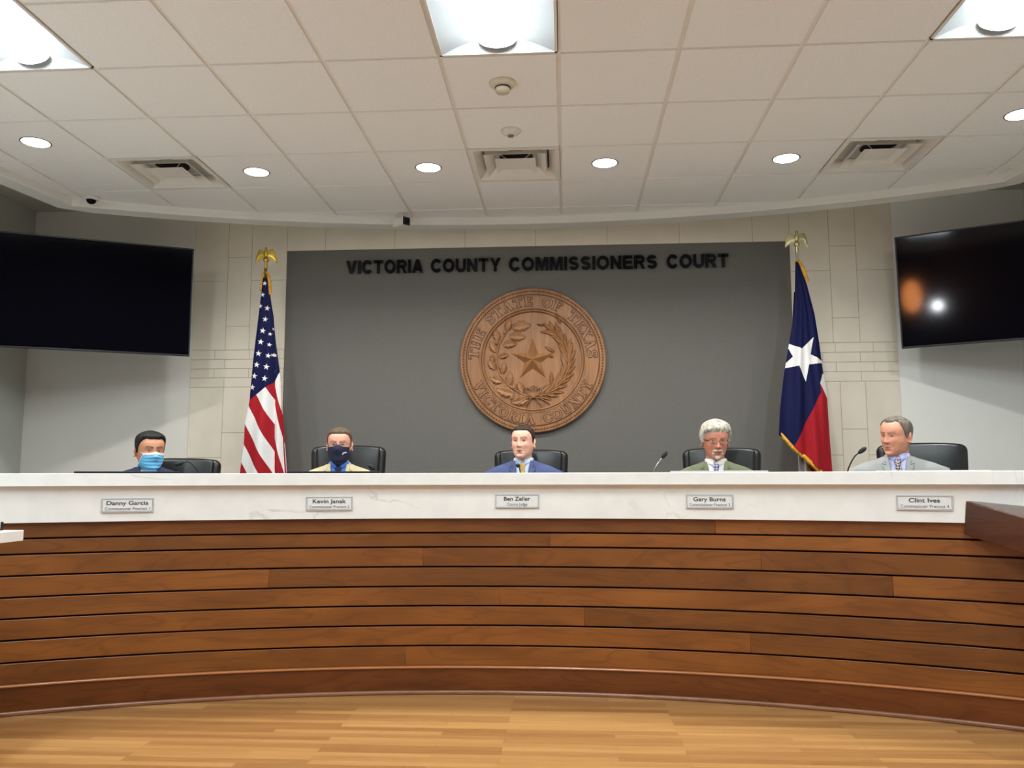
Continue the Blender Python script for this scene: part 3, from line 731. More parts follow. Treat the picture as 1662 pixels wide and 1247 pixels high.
    b.tube([P3(r_*cos(radians(q)), r_*sin(radians(q)), .03) for q in range(-90, 58, 8)], .006, 8)
    b.build('olive_branch', MAT['seal'], t); bd.build('olive_branch_shadow_line', MAT['seal_shade'], t)
    b = MB(); c0 = C(628, 925)
    b.ball(P3(c0[0], c0[1], .040), (.018,.014,.016), 12)
    for s in (-1, 1):
        b.tube([P3(c0[0]+s*x*k, c0[1]+z*k, .036) for x, z in ((0,5),(30,10),(58,40),(60,75),(40,72),(15,50),(10,70),(25,85),(5,90))], .008, 8, ry=.6)
        b.tube([P3(c0[0]+s*x*k, c0[1]+z*k, .034) for x, z in ((0,0),(25,-15),(35,-40),(60,-60),(58,-80))], .010, 8, ry=.5)
        b.tube([P3(c0[0]+s*x*k, c0[1]+z*k, .034) for x, z in ((0,0),(50,-10),(90,-30),(130,-60))], .008, 8, ry=.6)
    b.build('ribbon_bow', MAT['seal'], t, smooth=True)
seal()

# ------------------------------------------------------------------ wall screens
def screen(cx, cy, zc, w_, h, rz, tilt, label):
    t = empty('wall_television', (cx, cy, zc), rz, label, 'television'); t.rotation_euler = (radians(tilt), 0, rz)
    b = MB(); e = .011
    b.box(-w_/2, w_/2, -.012, .03, h/2-e, h/2); b.box(-w_/2, w_/2, -.012, .03, -h/2, -h/2+e*1.4); b.box(-w_/2, -w_/2+e, -.012, .03, -h/2, h/2); b.box(w_/2-e, w_/2, -.012, .03, -h/2, h/2)
    bevel(b.build('bezel', MAT['black'], t), .002)
    b = MB(); b.box(-w_/2+e*.9, w_/2-e*.9, -.006, .02, -h/2+e, h/2-e*.9); b.build('screen', MAT['screen'], t)
    b = MB(); b.box(-w_/2+.03, w_/2-.03, .02, .045, -h/2+.03, h/2-.03); b.box(-w_*.3, w_*.3, .045, .075, -h*.38, h*.1); bevel(b.build('rear_housing', MAT['black_matte'], t), .01)
    b = MB(); b.box(-.2, .2, .075, .09, -.2, .2); b.box(-.03, .03, .09, .30, -.03, .03); b.build('wall_bracket', MAT['black_matte'], t)
    return t
u = Vector((-.902, -.432)); c_ = Vector((-3.02, 6.55))+u*.778
tvl = screen(c_.x, c_.y, 1.434, 1.556, .876, atan2(.432, .902), 6.5, 'large black wall screen mounted at an angle on the left, mostly dark')
u = Vector((.886, -.464)); c_ = Vector((2.645, 6.75))+u*.789
tvr = screen(c_.x, c_.y, 1.464, 1.577, .887, atan2(-.464, .886), 6.2, 'large black wall screen at the right with an orange glow reflected in it')
for o, s, L in ((tvl, -1, .55), (tvr, 1, .5)):
    pass

t = empty('amber_reflection_source', (XL, -4.72, 1.14), 0, 'amber glow reflection source added out of view on the left wall, for the right screen', 'reflection source')  # added behind the camera so the right screen mirrors an amber glow
b = MB(); b.ball((.02,0,0), (.06,.34,.36), 28); b.build('amber_glow', emit('amber glow', (1, .34, .10, 1), 28), t, smooth=True)
b = MB(); b.box(0,.02,-.1,.1,-.36,.36); b.build('back_plate', MAT['black'], t)
t = empty('white_reflection_source', (-4.57, YB, .86), 0, 'small bright white glow added out of view near the rear left corner, for the right screen', 'reflection source')  # invented bright spot, there only to be mirrored in the right screen
b = MB(); b.ball((0,.03,0), (.12,.04,.11), 20); b.build('lens', emit('white glow', (.9, .95, 1, 1), 130), t, smooth=True)
b = MB(); b.box(-.2,.2,0,.02,-.14,.14); b.build('housing', MAT['black'], t)

# ------------------------------------------------------------------ flags
def pw(L, v):                                     # piecewise linear
    if v <= L[0][0]: return L[0][1]+(L[1][1]-L[0][1])/(L[1][0]-L[0][0])*(v-L[0][0])*0
    for (a, x), (c, y) in zip(L, L[1:]):
        if v <= c: return x+(y-x)*(v-a)/(c-a)
    (a, x), (c, y) = L[-2:]
    return y+(y-x)/(c-a)*(v-c)
def in_star(x, y, cx, cy, r, rot):
    dx, dy = x-cx, y-cy; d = math.hypot(dx, dy)
    if d > r: return False
    a = (atan2(dy, dx)-rot) % (2*pi/5)
    if a > pi/5: a = 2*pi/5-a
    # edge from outer (r,0) to inner (r*.382, 36deg)
    ox, oy = r, 0; ix, iy = r*.382*cos(pi/5), r*.382*sin(pi/5); px, py = d*cos(a), d*sin(a)
    return (ix-ox)*(py-oy)-(iy-oy)*(px-ox) >= 0
S_ = .00502
def flag_map(u0, v0, k, zt):
    def f(u, v, dy): return ((u-(u0+(v-v0)*k))*S_, dy, zt-(v-v0)*.00510)
    return f
def drape(parent, name, mp, Lf, Rt, v0, v1, fold, classify, mats, step=.55):
    nv = int((v1-v0)/step); V, Fc, fm = [], [], []; nu = None
    wmax = max(pw(Rt, v0+(v1-v0)*i/20)-pw(Lf, v0+(v1-v0)*i/20) for i in range(21)); nu = int(wmax/step)
    for i in range(nv+1):
        v = v0+(v1-v0)*i/nv; a, c = pw(Lf, v), pw(Rt, v)
        for j in range(nu+1):
            s = j/nu; u = a+(c-a)*s; V.append(mp(u, v, fold(s, v)))
    for i in range(nv):
        v = v0+(v1-v0)*(i+.5)/nv; a, c = pw(Lf, v), pw(Rt, v)
        for j in range(nu):
            u = a+(c-a)*(j+.5)/nu; m = classify(u, v)
            if m is None: continue
            q = i*(nu+1)+j; Fc.append((q, q+nu+1, q+nu+2, q+1)); fm.append(m)
    o = obj(name, V, Fc, None, parent, True, mats, fm)
    return o
def crop(ox, oy, s): return lambda pts: [(ox+s*x, oy+s*y) for x, y in pts]
def edge(pts): return [(y, x) for x, y in pts]
def above(line, u, v):                            # is (u,v) above the polyline (smaller v)?
    return v < pw(sorted(line), u) if False else v < interp(line, u)
def interp(line, u):
    L = sorted(line)
    if u <= L[0][0]: (a, x), (c, y) = L[0], L[1]; return x+(y-x)/(c-a)*(u-a)
    for (a, x), (c, y) in zip(L, L[1:]):
        if u <= c: return x+(y-x)*(u-a)/(c-a)
    (a, x), (c, y) = L[-2:]; return y+(y-x)/(c-a)*(u-c)
def fringe(parent, mp, line, length, dirn, dy, name='fringe', n=60, wv=1.0):
    b = MB(); L = line; tot = [0]
    for a, c in zip(L, L[1:]): tot.append(tot[-1]+math.hypot(c[0]-a[0], c[1]-a[1]))
    rng = random.Random(2)
    for k in range(n):
        s = tot[-1]*(k+.5)/n
        for i in range(len(L)-1):
            if tot[i] <= s <= tot[i+1]: break
        f = (s-tot[i])/(tot[i+1]-tot[i]); u = L[i][0]+(L[i+1][0]-L[i][0])*f; v = L[i][1]+(L[i+1][1]-L[i][1])*f
        ln = length*rng.uniform(.85, 1.1); du, dv = dirn[0]*ln, dirn[1]*ln; j = rng.uniform(-.8, .8)
        p0 = mp(u, v, dy-.004); p1 = mp(u+du*.5+j*.5, v+dv*.5, dy-.010+rng.uniform(-.003, .003)); p2 = mp(u+du+j, v+dv, dy-.006)
        b.tube([p0, p1, p2], [.0042, .0048, .0035], 5)
    b.tube([mp(u, v, dy-.004) for u, v in L], .006, 8)
    return b.build(name, MAT['fringe'], parent, smooth=True)
def eagle(parent, z, mat, pose=0, wing_=0.07):
    b = MB(); b.lathe([(.0005,0),(.011,0),(.012,.05),(.010,.07),(.013,.075),(.022,.085),(.024,.098),(.018,.108),(.012,.114),(.0005,.115)], 20, c=(0,0,z))
    e = b.build('finial_eagle', mat, parent, smooth=True)
    b = MB(); Z = z+.112
    b.tube([(0,.004,Z), (0,0,Z+.02), (0,-.004,Z+.045), (0,-.004,Z+.062), (0,-.008,Z+.074)], [.010,.018,.019,.011,.010], 14)
    b.ball((0,-.009,Z+.078), (.0105,.012,.011), 12); b.tube([(0,-.018,Z+.078), (0,-.026,Z+.076), (0,-.028,Z+.070)], [.005,.003,.001], 8)
    b.tube([(0,.012,Z+.02), (0,.018,Z-.004), (0,.016,Z-.02)], [.010,.013,.009], 10, ry=.4)
    o = b.build('eagle_body', mat, e, smooth=True); 
    for s in (-1, 1):
        b = MB(); out = [(.012,.040),(.022,.058),(.040,.070),(.058,.072),(.068,.060),(.078,.036),(.087,.004),(.094,-.036)]
        inn = [(.012,.012),(.020,.002),(.030,-.004),(.042,-.008),(.054,-.014),(.066,-.024),(.077,-.034),(.087,-.044)]
        rows = []
        n = len(out)
        for i in range((n-1)*3+1):
            k = i/3; a = int(min(k, n-2)); f = k-a
            o_ = (out[a][0]+(out[a+1][0]-out[a][0])*f, out[a][1]+(out[a+1][1]-out[a][1])*f); q = (inn[a][0]+(inn[a+1][0]-inn[a][0])*f, inn[a][1]+(inn[a+1][1]-inn[a][1])*f-(.004 if i % 2 else 0))
            y = -.004+.016*(k/n); r = []
            for jj in range(7):
                g = jj/6; th = .0045*sin(pi*g)+.001+(.0012 if jj % 2 else 0)
                r.append((s*(o_[0]+(q[0]-o_[0])*g), y-th, Z+o_[1]+(q[1]-o_[1])*g))
            for jj in range(6, -1, -1):
                g = jj/6; r.append((s*(o_[0]+(q[0]-o_[0])*g), y+.003*sin(pi*g), Z+o_[1]+(q[1]-o_[1])*g))
            rows.append(r)
        b.grid(rows, cv=True, capu=True); b.build('eagle_wing', mat, e, smooth=False)
    return e

def us_flag():
    Yp = 6.70
    t = empty('stars_and_stripes_flag', (-2.47, Yp, DAIS), 0, 'draped stars and stripes flag on a pole left of the grey panel', 'flag')
    zt = 1.725-DAIS
    mp = flag_map(431, 440, -.0285, zt)
    b = MB(); b.tube([(0,.0,.02), (0,0,zt+.02)], .0125, 14); b.build('pole', MAT['gold'], t, smooth=True)
    b = MB(); b.lathe([(.0005,0),(.15,0),(.155,.012),(.14,.03),(.05,.045),(.022,.06),(.02,.16),(.0005,.16)], 32); b.build('stand_base', MAT['gold'], t, smooth=True)
    eagle(t, zt, MAT['gold'])
    cr = crop(380, 390, .3125)
    A_L = edge(cr([(156,195),(140,330),(118,520),(105,640),(90,835),(65,960),(60,1060),(42,1180),(38,1215),(10,1500)]))
    A_R = edge(cr([(180,195),(200,330),(207,480),(212,600),(216,745),(219,900),(222,1100),(223,1215),(228,1500)]))
    B_L = edge(cr([(180,300),(196,480),(200,600),(203,745),(206,900),(210,1100),(212,1215),(216,1500)]))
    B_R = edge(cr([(186,300),(204,400),(209,470),(217,545),(238,690),(240,700),(250,900),(263,1080),(273,1215),(288,1500)]))
    canA = cr([(88,838),(215,745)]); canB = cr([(200,780),(213,745),(240,688)])
    la = [cr(q) for q in ([(130,816),(215,962)], [(85,866),(215,1100)], [(65,958),(222,1235)], [(60,1062),(150,1215)], [(45,1150),(82,1215)], [(-20,1120),(60,1260)], [(-50,1220),(60,1410)])]
    lf = cr([(178,772),(217,838)])
    stA = [(165,230,13),(155,290,13),(143,350,13),(180,362,15),(170,420,15),(158,480,16),(148,538,16),(137,598,16),(128,656,16),(116,714,16),(105,772,16),(172,728,16),(180,668,16),(188,610,14),(193,553,12),(196,497,10),(209,605,10)]
    stB = [(204,468,9),(215,605,12),(208,690,10),(196,640,8)]
    sA = [(380+.3125*x, 390+.3125*y, r*.3125) for x, y, r in stA]; sB = [(380+.3125*x, 390+.3125*y, r*.3125) for x, y, r in stB]
    def clA(u, v):
        if v < interp(canA, u):
            for x, y, r in sA:
                if abs(v-y) < 6 and abs(u-x) < 6 and in_star(u, v, x, y, r*1.06, -pi/2+.15): return 2
            return 0
        if v < interp(lf, u) and u > cr([(170,0)])[0][0]: return 1
        if v < interp(la[0], u): return 2
        k = sum(1 for l in la if v > interp(l, u)); return 1 if k % 2 == 1 else 2
    lb = [cr(q) for q in ([(212,752),(258,940)], [(213,850),(268,1095)], [(214,1030),(262,1215)], [(214,1190),(262,1400)])]
    def clB(u, v):
        if v < interp(canB, u):
            for x, y, r in sB:
                if in_star(u, v, x, y, r, -pi/2-.2): return 2
            return 0
        k = sum(1 for l in lb if v > interp(l, u)); return 2 if k % 2 == 0 else 1
    mats = [MAT['flag_blue'], MAT['flag_red'], MAT['flag_white']]
    g = lambda v: min(1, (v-445)/250)
    foldA = lambda s, v: -.028-.05*g(v)*sin(pi*s)-.014*g(v)*sin(s*9+v*.012)+.02*g(v)*s*s
    foldB = lambda s, v: -.006+.028*g(v)*s-.016*g(v)*sin(pi*s)+.008*sin(6*s+v*.02)*g(v)
    drape(t, 'cloth', mp, A_L, A_R, 452, 850, foldA, clA, mats)
    drape(t, 'cloth_fold', mp, B_L, B_R, 484, 850, foldB, clB, mats)
    # rear layers of the same cloth so that it has depth from the side
    drape(t, 'cloth_back', mp, A_L, B_R, 470, 850, lambda s, v: .045*g(v)*sin(pi*s)+.012, lambda u, v: 0 if v < interp(canA, u) else 1, mats, 2.5)
    # gold cord and fringe near the top
    fringe(t, mp, cr([(170,168),(182,185),(188,230),(192,290)]), 4.5, (.9,.35), -.03, n=30)
    fringe(t, mp, cr([(156,170),(152,210),(146,270)]), 2.5, (-.8,.5), -.03, 'cord', n=12)
us_flag()

def tx_flag():
    Yp = 6.70
    t = empty('lone_star_flag', (1.858, Yp, DAIS), 0, 'draped lone star flag, blue white and red with gold fringe, right of the grey panel', 'flag')
    zt = 1.772-DAIS
    mp = flag_map(1293.8, 413, .0385, zt)
    b = MB(); b.tube([(0,0,.02), (0,0,zt+.02)], .0125, 14); b.build('pole', plain('pale pole', srgb(200,196,184), .35), t, smooth=True)
    b = MB(); b.lathe([(.0005,0),(.15,0),(.155,.012),(.14,.03),(.05,.045),(.022,.06),(.02,.16),(.0005,.16)], 32); b.build('stand_base', MAT['pale_gold'], t, smooth=True)
    eagle(t, zt, MAT['pale_gold'])
    cr = crop(1240, 370, .32877)
    Lf = edge(cr([(150,165),(148,280),(145,400),(120,560),(95,720),(80,870),(75,975),(72,1215),(68,1500)]))
    Rt = edge(cr([(164,165),(205,280),(240,420),(262,560),(279,690),(298,800),(310,1000),(325,1210),(345,1500)]))
    star = (1240+.32877*178, 370+.32877*628, .32877*112)
    bot = cr([(60,965),(75,978),(125,1030),(185,1080),(260,1150),(300,1225),(340,1330)])
    nav = cr([(140,1030),(215,880),(262,800),(262,745),(276,700)])
    def cl(u, v):
        if v > interp(bot, u)+2: return None
        x, y = (u-1240)/.32877, (v-370)/.32877
        if in_star(u, v, star[0], star[1], star[2], -pi/2+.50): return 2
        # right limit of navy
        pts = [(165,300),(700,290),(700,276),(745,259),(790,263),(880,215),(1020,145),(1100,100)]
        lim = interp2(pts, y)
        if y < 695 or x < lim: return 0
        wl = interp([(255,740),(298,815)], x)
        if y < wl and x > 255: return 2
        return 1
    def interp2(pts, y):
        for (a, p), (c, q) in zip(pts, pts[1:]):
            if a <= y <= c: return p+(q-p)*(y-a)/max(1e-6, c-a)
        return pts[0][1] if y < pts[0][0] else -999
    mats = [MAT['flag_blue'], MAT['flag_red'], MAT['flag_white']]
    g = lambda v: min(1, max(0, (v-425)/230))
    fold = lambda s, v: -.03-.065*g(v)*sin(pi*min(1, s*1.1))-.018*g(v)*sin(s*11+v*.008)-.010*g(v)*sin(s*23-v*.01)
    drape(t, 'cloth', mp, Lf, Rt, 424, 800, fold, cl, mats)
    B_L = edge(cr([(150,300),(130,700),(170,1000),(176,1215),(176,1500)])); B_R = edge(cr([(165,300),(290,700),(308,1000),(326,1215),(346,1500)]))
    def clb(u, v):
        x = (u-1240)/.32877; y = (v-370)/.32877
        return 2 if (x < 212 and y > 700) else (1 if y > 700 else 0)
    drape(t, 'cloth_back', mp, B_L, B_R, 470, 850, lambda s, v: .012+.02*g(v)*sin(7*s)+.03*g(v)*sin(pi*s), clb, mats, 2.0)
    fy = -.075
    fringe(t, mp, cr([(76,978),(125,1032),(185,1082),(260,1152),(297,1225)]), 8.5, (.15,1.0), fy, n=95)
    fringe(t, mp, cr([(152,160),(165,168),(180,200),(200,260)]), 4.5, (.9,.1), -.035, 'top_fringe', n=34)
    fringe(t, mp, cr([(214,1120),(226,1215)]), 5, (.8,.5), .03, 'rear_fringe', n=16)
tx_flag()

# ------------------------------------------------------------------ monitors and microphones
def polar(r, deg): return BC[0]+r*cos(radians(deg)), BC[1]+r*sin(radians(deg))
def monitor(d0, d1, ztop, label, mat, thin=.014):
    R = 6.55; dm = (d0+d1)/2; w_ = 2*R*sin(radians(abs(d1-d0))/2); x, y = polar(R*cos(radians(abs(d1-d0))/2), dm)
    t = empty('desk_monitor', (x, y, -.27), radians(dm-90), label, 'monitor', 'monitors on the bench desk')
    h = w_*.57; zt = ztop+.27
    b = MB(); b.box(-w_/2, w_/2, -.018, .018, zt-h if zt-h > .03 else .03, zt); bevel(b.build('casing', mat, t), .003)
    b = MB(); b.box(-w_/2+.012, w_/2-.012, .0181, .0195, max(.045, zt-h+.012), zt-.012); b.build('screen', MAT['screen'], t)
    b = MB(); b.box(-.05, .05, -.03, -.018, .0, .14); b.prism([(-.12,-.10),(.12,-.10),(.12,.06),(-.12,.06)], 0, .012); b.build('stand', mat, t)
monitor(113.85, 108.63, .057, 'black monitor top in front of the man in the light blue mask', MAT['black'])
monitor(102.87, 97.66, .057, 'black monitor top in front of the man in the navy mask', MAT['black'])
monitor(81.15, 75.91, .052, 'silver monitor top in front of the white-haired man', MAT['silver'])
monitor(70.54, 65.31, .048, 'thin pale monitor top in front of the man in light grey suit', MAT['silver'])

def mic(base, path, head, label, hd=(0,0,1), col='black', extra=None):
    x, y = base; t = empty('gooseneck_microphone', (x, y, .040 if True else -.27), 0, label, 'microphone', 'gooseneck microphones on the bench')
    t.location = (x, y, -.27)
    b = MB(); b.lathe([(.0005,0),(.045,0),(.045,.012),(.02,.018),(.0005,.02)], 24); b.build('base', MAT['black_matte'], t, smooth=True)
    pts = [(0,0,.015), (0,0,.14)]+[(p[0]-x, p[1]-y, p[2]+.27) for p in path]
    # smooth
    for _ in range(2):
        q = [pts[0]]
        for a, c in zip(pts, pts[1:]): q += [tuple(a[i]*.75+c[i]*.25 for i in range(3)), tuple(a[i]*.25+c[i]*.75 for i in range(3))]
        pts = q+[pts[-1]]
    b = MB(); b.tube(pts, .0042, 10); b.build('gooseneck', MAT['chrome'] if col == 'chrome' else MAT['black'], t, smooth=True)
    b = MB(); d = (Vector(pts[-1])-Vector(pts[-4])).normalized(); p = Vector(pts[-1]); L = head
    b.tube([p-d*.006, p, p+d*L*.25, p+d*L*.7, p+d*L], [.006,.010,.0135,.0135,.006], 16); b.build('capsule', MAT['black_matte'], t, smooth=True)
mic((-2.33,5.31), [(-2.335,5.29,.04),(-2.375,5.27,.098),(-2.41,5.262,.124),(-2.44,5.25,.112)], .045, 'thin black gooseneck microphone arching beside the man in the light blue mask')
mic((-1.20,5.56), [(-1.235,5.54,.045),(-1.27,5.535,.073)], .045, 'short black gooseneck microphone in front of the tan jacket shoulder')
mic((-.30,5.72), [(-.305,5.72,.03),(-.312,5.68,.088),(-.3165,5.62,.092)], .026, 'small round black microphone pointing at the camera before the man in blue suit')
mic((.555,5.54), [(.56,5.535,.045),(.592,5.531,.1),(.624,5.526,.14)], .05, 'silver necked gooseneck microphone left of the white-haired man', col='chrome')
mic((1.70,5.28), [(1.703,5.272,.035),(1.728,5.263,.099),(1.752,5.254,.140),(1.775,5.246,.158)], .05, 'black gooseneck microphone bent towards the man in light grey suit')

# ------------------------------------------------------------------ side desk at left, dark wood lectern box at right
def side_desk():
    t = empty('side_desk', (-3.5, 2.7, FL), 0, 'side desk with white quartz top at the left edge, in front of the bench', 'desk')
    z = lambda v: v-FL
    b = MB(); b.box(-1.0, .90, -1.3, 1.245, z(-.286), z(-.235)); bevel(b.build('desktop', MAT['quartz'], t), .003)
    b = MB(); b.box(-.95, .50, -1.2, 1.15, 0, z(-.286)); o = b.build('desk_body', MAT['cherry_dark'], t)
    uvb(o)
def uvb(o):
    me = o.data; me.uv_layers.new(name='UVMap'); me.color_attributes.new('tone', 'FLOAT_COLOR', 'CORNER'); uv = me.uv_layers['UVMap']; ca = me.color_attributes['tone']
    for p in me.polygons:
        n = p.normal
        for li in p.loop_indices:
            v = me.vertices[me.loops[li].vertex_index].co
            uv.data[li].uv = (v.y, v.z) if abs(n.x) > .7 else ((v.x, v.z) if abs(n.y) > .7 else (v.x, v.y)); ca.data[li].color = (.5,.5,.5,1)
side_desk()
b = MB(); b.box(-.08, 0, -.008, .006, .006, .041); 
t = empty('desk_box', (-2.681, 3.90, -.235), 0, 'small white box with black base on the side desk at left edge', 'box')
bevel(b.build('box_body', MAT['silver'], t), .002)
b = MB(); b.box(-.08, .001, -.010, .008, 0, .007); b.build('box_base', MAT['black'], t)
b = MB(); b.box(-.002, .002, -.009, .007, .006, .041); b.build('box_edge', MAT['black'], t)
def lectern():
    A_ = Vector((2.08, 4.583, -.115)); B_ = Vector((2.214, 4.283, -.188)); Ab = -.290
    d = (B_-A_); t = empty('witness_stand', (A_.x, A_.y, FL), 0, 'dark polished wood stand with sloping top at the right edge, against the bench', 'lectern')
    b = MB(); n = 5.2; E_ = A_+d*n; wv = 1.25
    def P(p): return p-A_+Vector((0,0,A_.z-FL))
    bot = Vector((-.012, .018, Ab-A_.z))
    V = [P(A_), P(E_), P(E_)+Vector((wv,0,0)), P(A_)+Vector((wv,.0,0))]
    V += [v+bot for v in V]
    b.add(V, [(0,1,2,3), (7,6,5,4), (0,4,5,1), (1,5,6,2), (2,6,7,3), (3,7,4,0)])
    o = b.build('sloping_top', MAT['walnut'], t); uvb(o); bevel(o, .006, 3)
    q0, q1 = A_+d*.35, A_+d*(n-.4)
    V = []
    for q in (q0, q1):
        for x in (q0.x+.48 if q is q0 else q0.x+.48, q0.x+1.16):
            V += [(x-A_.x, q.y-A_.y, 0), (x-A_.x, q.y-A_.y, q.z-FL+bot.z+.001)]
    b = MB(); b.add(V, [(0,1,3,2), (4,6,7,5), (0,4,5,1), (2,3,7,6), (0,2,6,4), (1,5,7,3)])
    o = b.build('stand_body', MAT['walnut'], t); uvb(o)
lectern()

# ------------------------------------------------------------------ office chairs
def pillow(b, w_, h, d, z0, bulge=.03, n=20, pw_=5, taper=0, mat=None, yc=0):
    # upright puffy panel: superellipse outline in xz, bulging in y
    P = []
    for i in range(n+1):
        v = -1+2*i/n; row = []
        for s in (-1, 1):
            rng = range(n+1) if s < 0 else range(n, -1, -1)
            for j in rng:
                u = -1+2*j/n
                # square to superellipse
                su = u*(1-.5*abs(v)**6)**.5*1.0; sv = v*(1-.5*abs(u)**6)**.5
                x = su*w_/2*(1-taper*(1-(v+1)/2)); z = z0+h/2+sv*h/2
                e = (1-abs(u)**pw_)*(1-abs(v)**pw_)
                y = yc+s*(d/2*max(0, e)**.35+bulge*max(0, (1-u*u)*(1-v*v))*(1 if s < 0 else .3))
                p = Vector((x, y, z)); row.append(mat @ p if mat is not None else p)
        P.append(row)
    b.grid(P, cv=True, capu=True)
def make_chair():
    t = empty('executive_chair', (0,0,0))
    tilt = Matrix.Translation((0,.02,.50)) @ Matrix.Rotation(radians(-7), 4, 'X') @ Matrix.Translation((0,-.02,-.50))
    def panel(w_, z0, z1, y0, y1, arch, bul, bw):
        b = MB(); n = 12; P = []
        for i in range(n+1):
            x = -w_/2+w_*i/n; u_ = 2*i/n-1; P.append([])
            for sgn in (0, 1):
                for k in range(n+1):
                    f = k/n if sgn == 0 else 1-k/n; v_ = 2*f-1
                    z = z0+(z1-z0)*f-(arch*abs(u_)**3*max(0, v_)); y = (y0-bul*(1-u_**4)*(1-v_**4)) if sgn == 0 else y1
                    P[-1].append(tilt @ Vector((x*(1-.10*(1-f)), y, z)))
        b.grid(P, cv=True, capu=True); return b
    o = panel(.555, .485, 1.165, -.035, .065, .020, .0, .04).build('backrest', MAT['leather'], t); bevel(autosmooth(o, 50), .040, 6, 50)
    c = panel(.47, .50, 1.155, -.062, -.02, .014, .012, .03).build('back_cushion', MAT['leather'], o); bevel(autosmooth(c, 50), .028, 5, 50)
    b = MB(); b.box(-.26, .26, -.50, .0, .42, .52); s = bevel(b.build('seat', MAT['leather'], t), .04, 4)
    for sx in (-1, 1):
        b = MB(); b.tube([(sx*.28,-.02,.50), (sx*.30,-.0,.62), (sx*.30,-.06,.70), (sx*.30,-.34,.70), (sx*.29,-.38,.62), (sx*.27,-.34,.47)], .014, 10)
        a = b.build('armrest', MAT['black'], t, smooth=True)
        b = MB(); b.box(sx*.30-.03, sx*.30+.03, -.34, -.06, .695, .725); bevel(b.build('arm_pad', MAT['leather'], a), .01, 3)
    b = MB(); b.tube([(0,-.24,.08), (0,-.24,.42)], .028, 16); b.lathe([(.0005,.38),(.09,.38),(.11,.42),(.0005,.42)], 16, c=(0,-.24,0)); b.build('gas_column', MAT['black'], t)
    b = MB()
    for k in range(5):
        a = 2*pi*k/5+.3; b.tube([(0,-.24,.11), (.16*cos(a), -.24+.16*sin(a), .095), (.30*cos(a), -.24+.30*sin(a), .07)], [.03,.024,.016], 8)
    b.build('star_base', MAT['black'], t)
    for k in range(5):
        a = 2*pi*k/5+.3; b = MB(); m = Matrix.Translation((.30*cos(a), -.24+.30*sin(a), .028)) @ Matrix.Rotation(a, 4, 'Z') @ Matrix.Rotation(pi/2, 4, 'X')
        b.lathe([(.0005,-.022),(.027,-.022),(.028,-.004),(.02,0),(.028,.004),(.027,.022),(.0005,.022)], 16, mat=m); b.build('caster', MAT['black'], t, smooth=True)
    return t
proto = make_chair()
def copy_tree(o, parent=None):
    c = o.copy(); COL.objects.link(c); c.parent = parent
    for ch in list(o.children): copy_tree(ch, c)
    return c
CH = [(109.3, 7.24, .147, -4, 'black leather chair behind the man in the light blue mask, showing at his right'),
      (100.0, 7.25, .245, 0, 'black leather chair behind the man in the navy mask'),
      (89.35, 7.25, .212, 0, 'black leather chair behind the centre man in blue suit'),
      (78.5, 7.25, .214, 0, 'black leather chair behind the white-haired man in green jacket'),
      (68.2, 7.22, .226, 8, 'black leather chair behind the man in light grey suit')]
copies = [proto]+[copy_tree(proto) for _ in range(4)]
for c, (d, R, zt, tw, lab) in zip(copies, CH):
    x, y = polar(R, d); c.location = (x, y, DAIS); c.rotation_euler = (0,0,radians(d-90+tw)); tag(c, lab, 'chair', 'black leather chairs behind the bench')
    dz = (zt-DAIS)-1.150
    for ch in c.children:
        if ch.name.split('.')[0] in ('backrest', 'seat', 'armrest'): ch.location.z += dz

# ------------------------------------------------------------------ people
def smooth_interp(tab, z):
    L = tab
    if z <= L[0][0]: return L[0][1]
    for k in range(len(L)-1):
        if z <= L[k+1][0]:
            p0 = L[max(0, k-1)][1]; p1 = L[k][1]; p2 = L[k+1][1]; p3 = L[min(len(L)-1, k+2)][1]
            t_ = (z-L[k][0])/(L[k+1][0]-L[k][0])
            v = .5*((2*p1)+(-p0+p2)*t_+(2*p0-5*p1+4*p2-p3)*t_*t_+(-p0+3*p1-3*p2+p3)*t_**3)
            return min(max(v, min(p1, p2)-.004), max(p1, p2)+.004)
    return L[-1][1]
HW = [(-.122,.018),(-.116,.030),(-.105,.042),(-.085,.055),(-.06,.063),(-.03,.069),(0,.073),(.03,.076),(.055,.076),(.08,.068),(.098,.052),(.110,.032),(.1165,.010)]
HFR = [(-.122,.062),(-.116,.074),(-.105,.083),(-.085,.084),(-.06,.085),(-.03,.088),(0,.088),(.03,.093),(.055,.090),(.08,.076),(.098,.055),(.110,.032),(.1165,.010)]
HBK = [(-.122,-.02),(-.116,-.005),(-.105,.015),(-.085,.045),(-.06,.064),(-.03,.080),(0,.092),(.03,.099),(.055,.097),(.08,.084),(.098,.060),(.110,.034),(.1165,.010)]
def gs(x, s): return exp(-(x/s)**2)
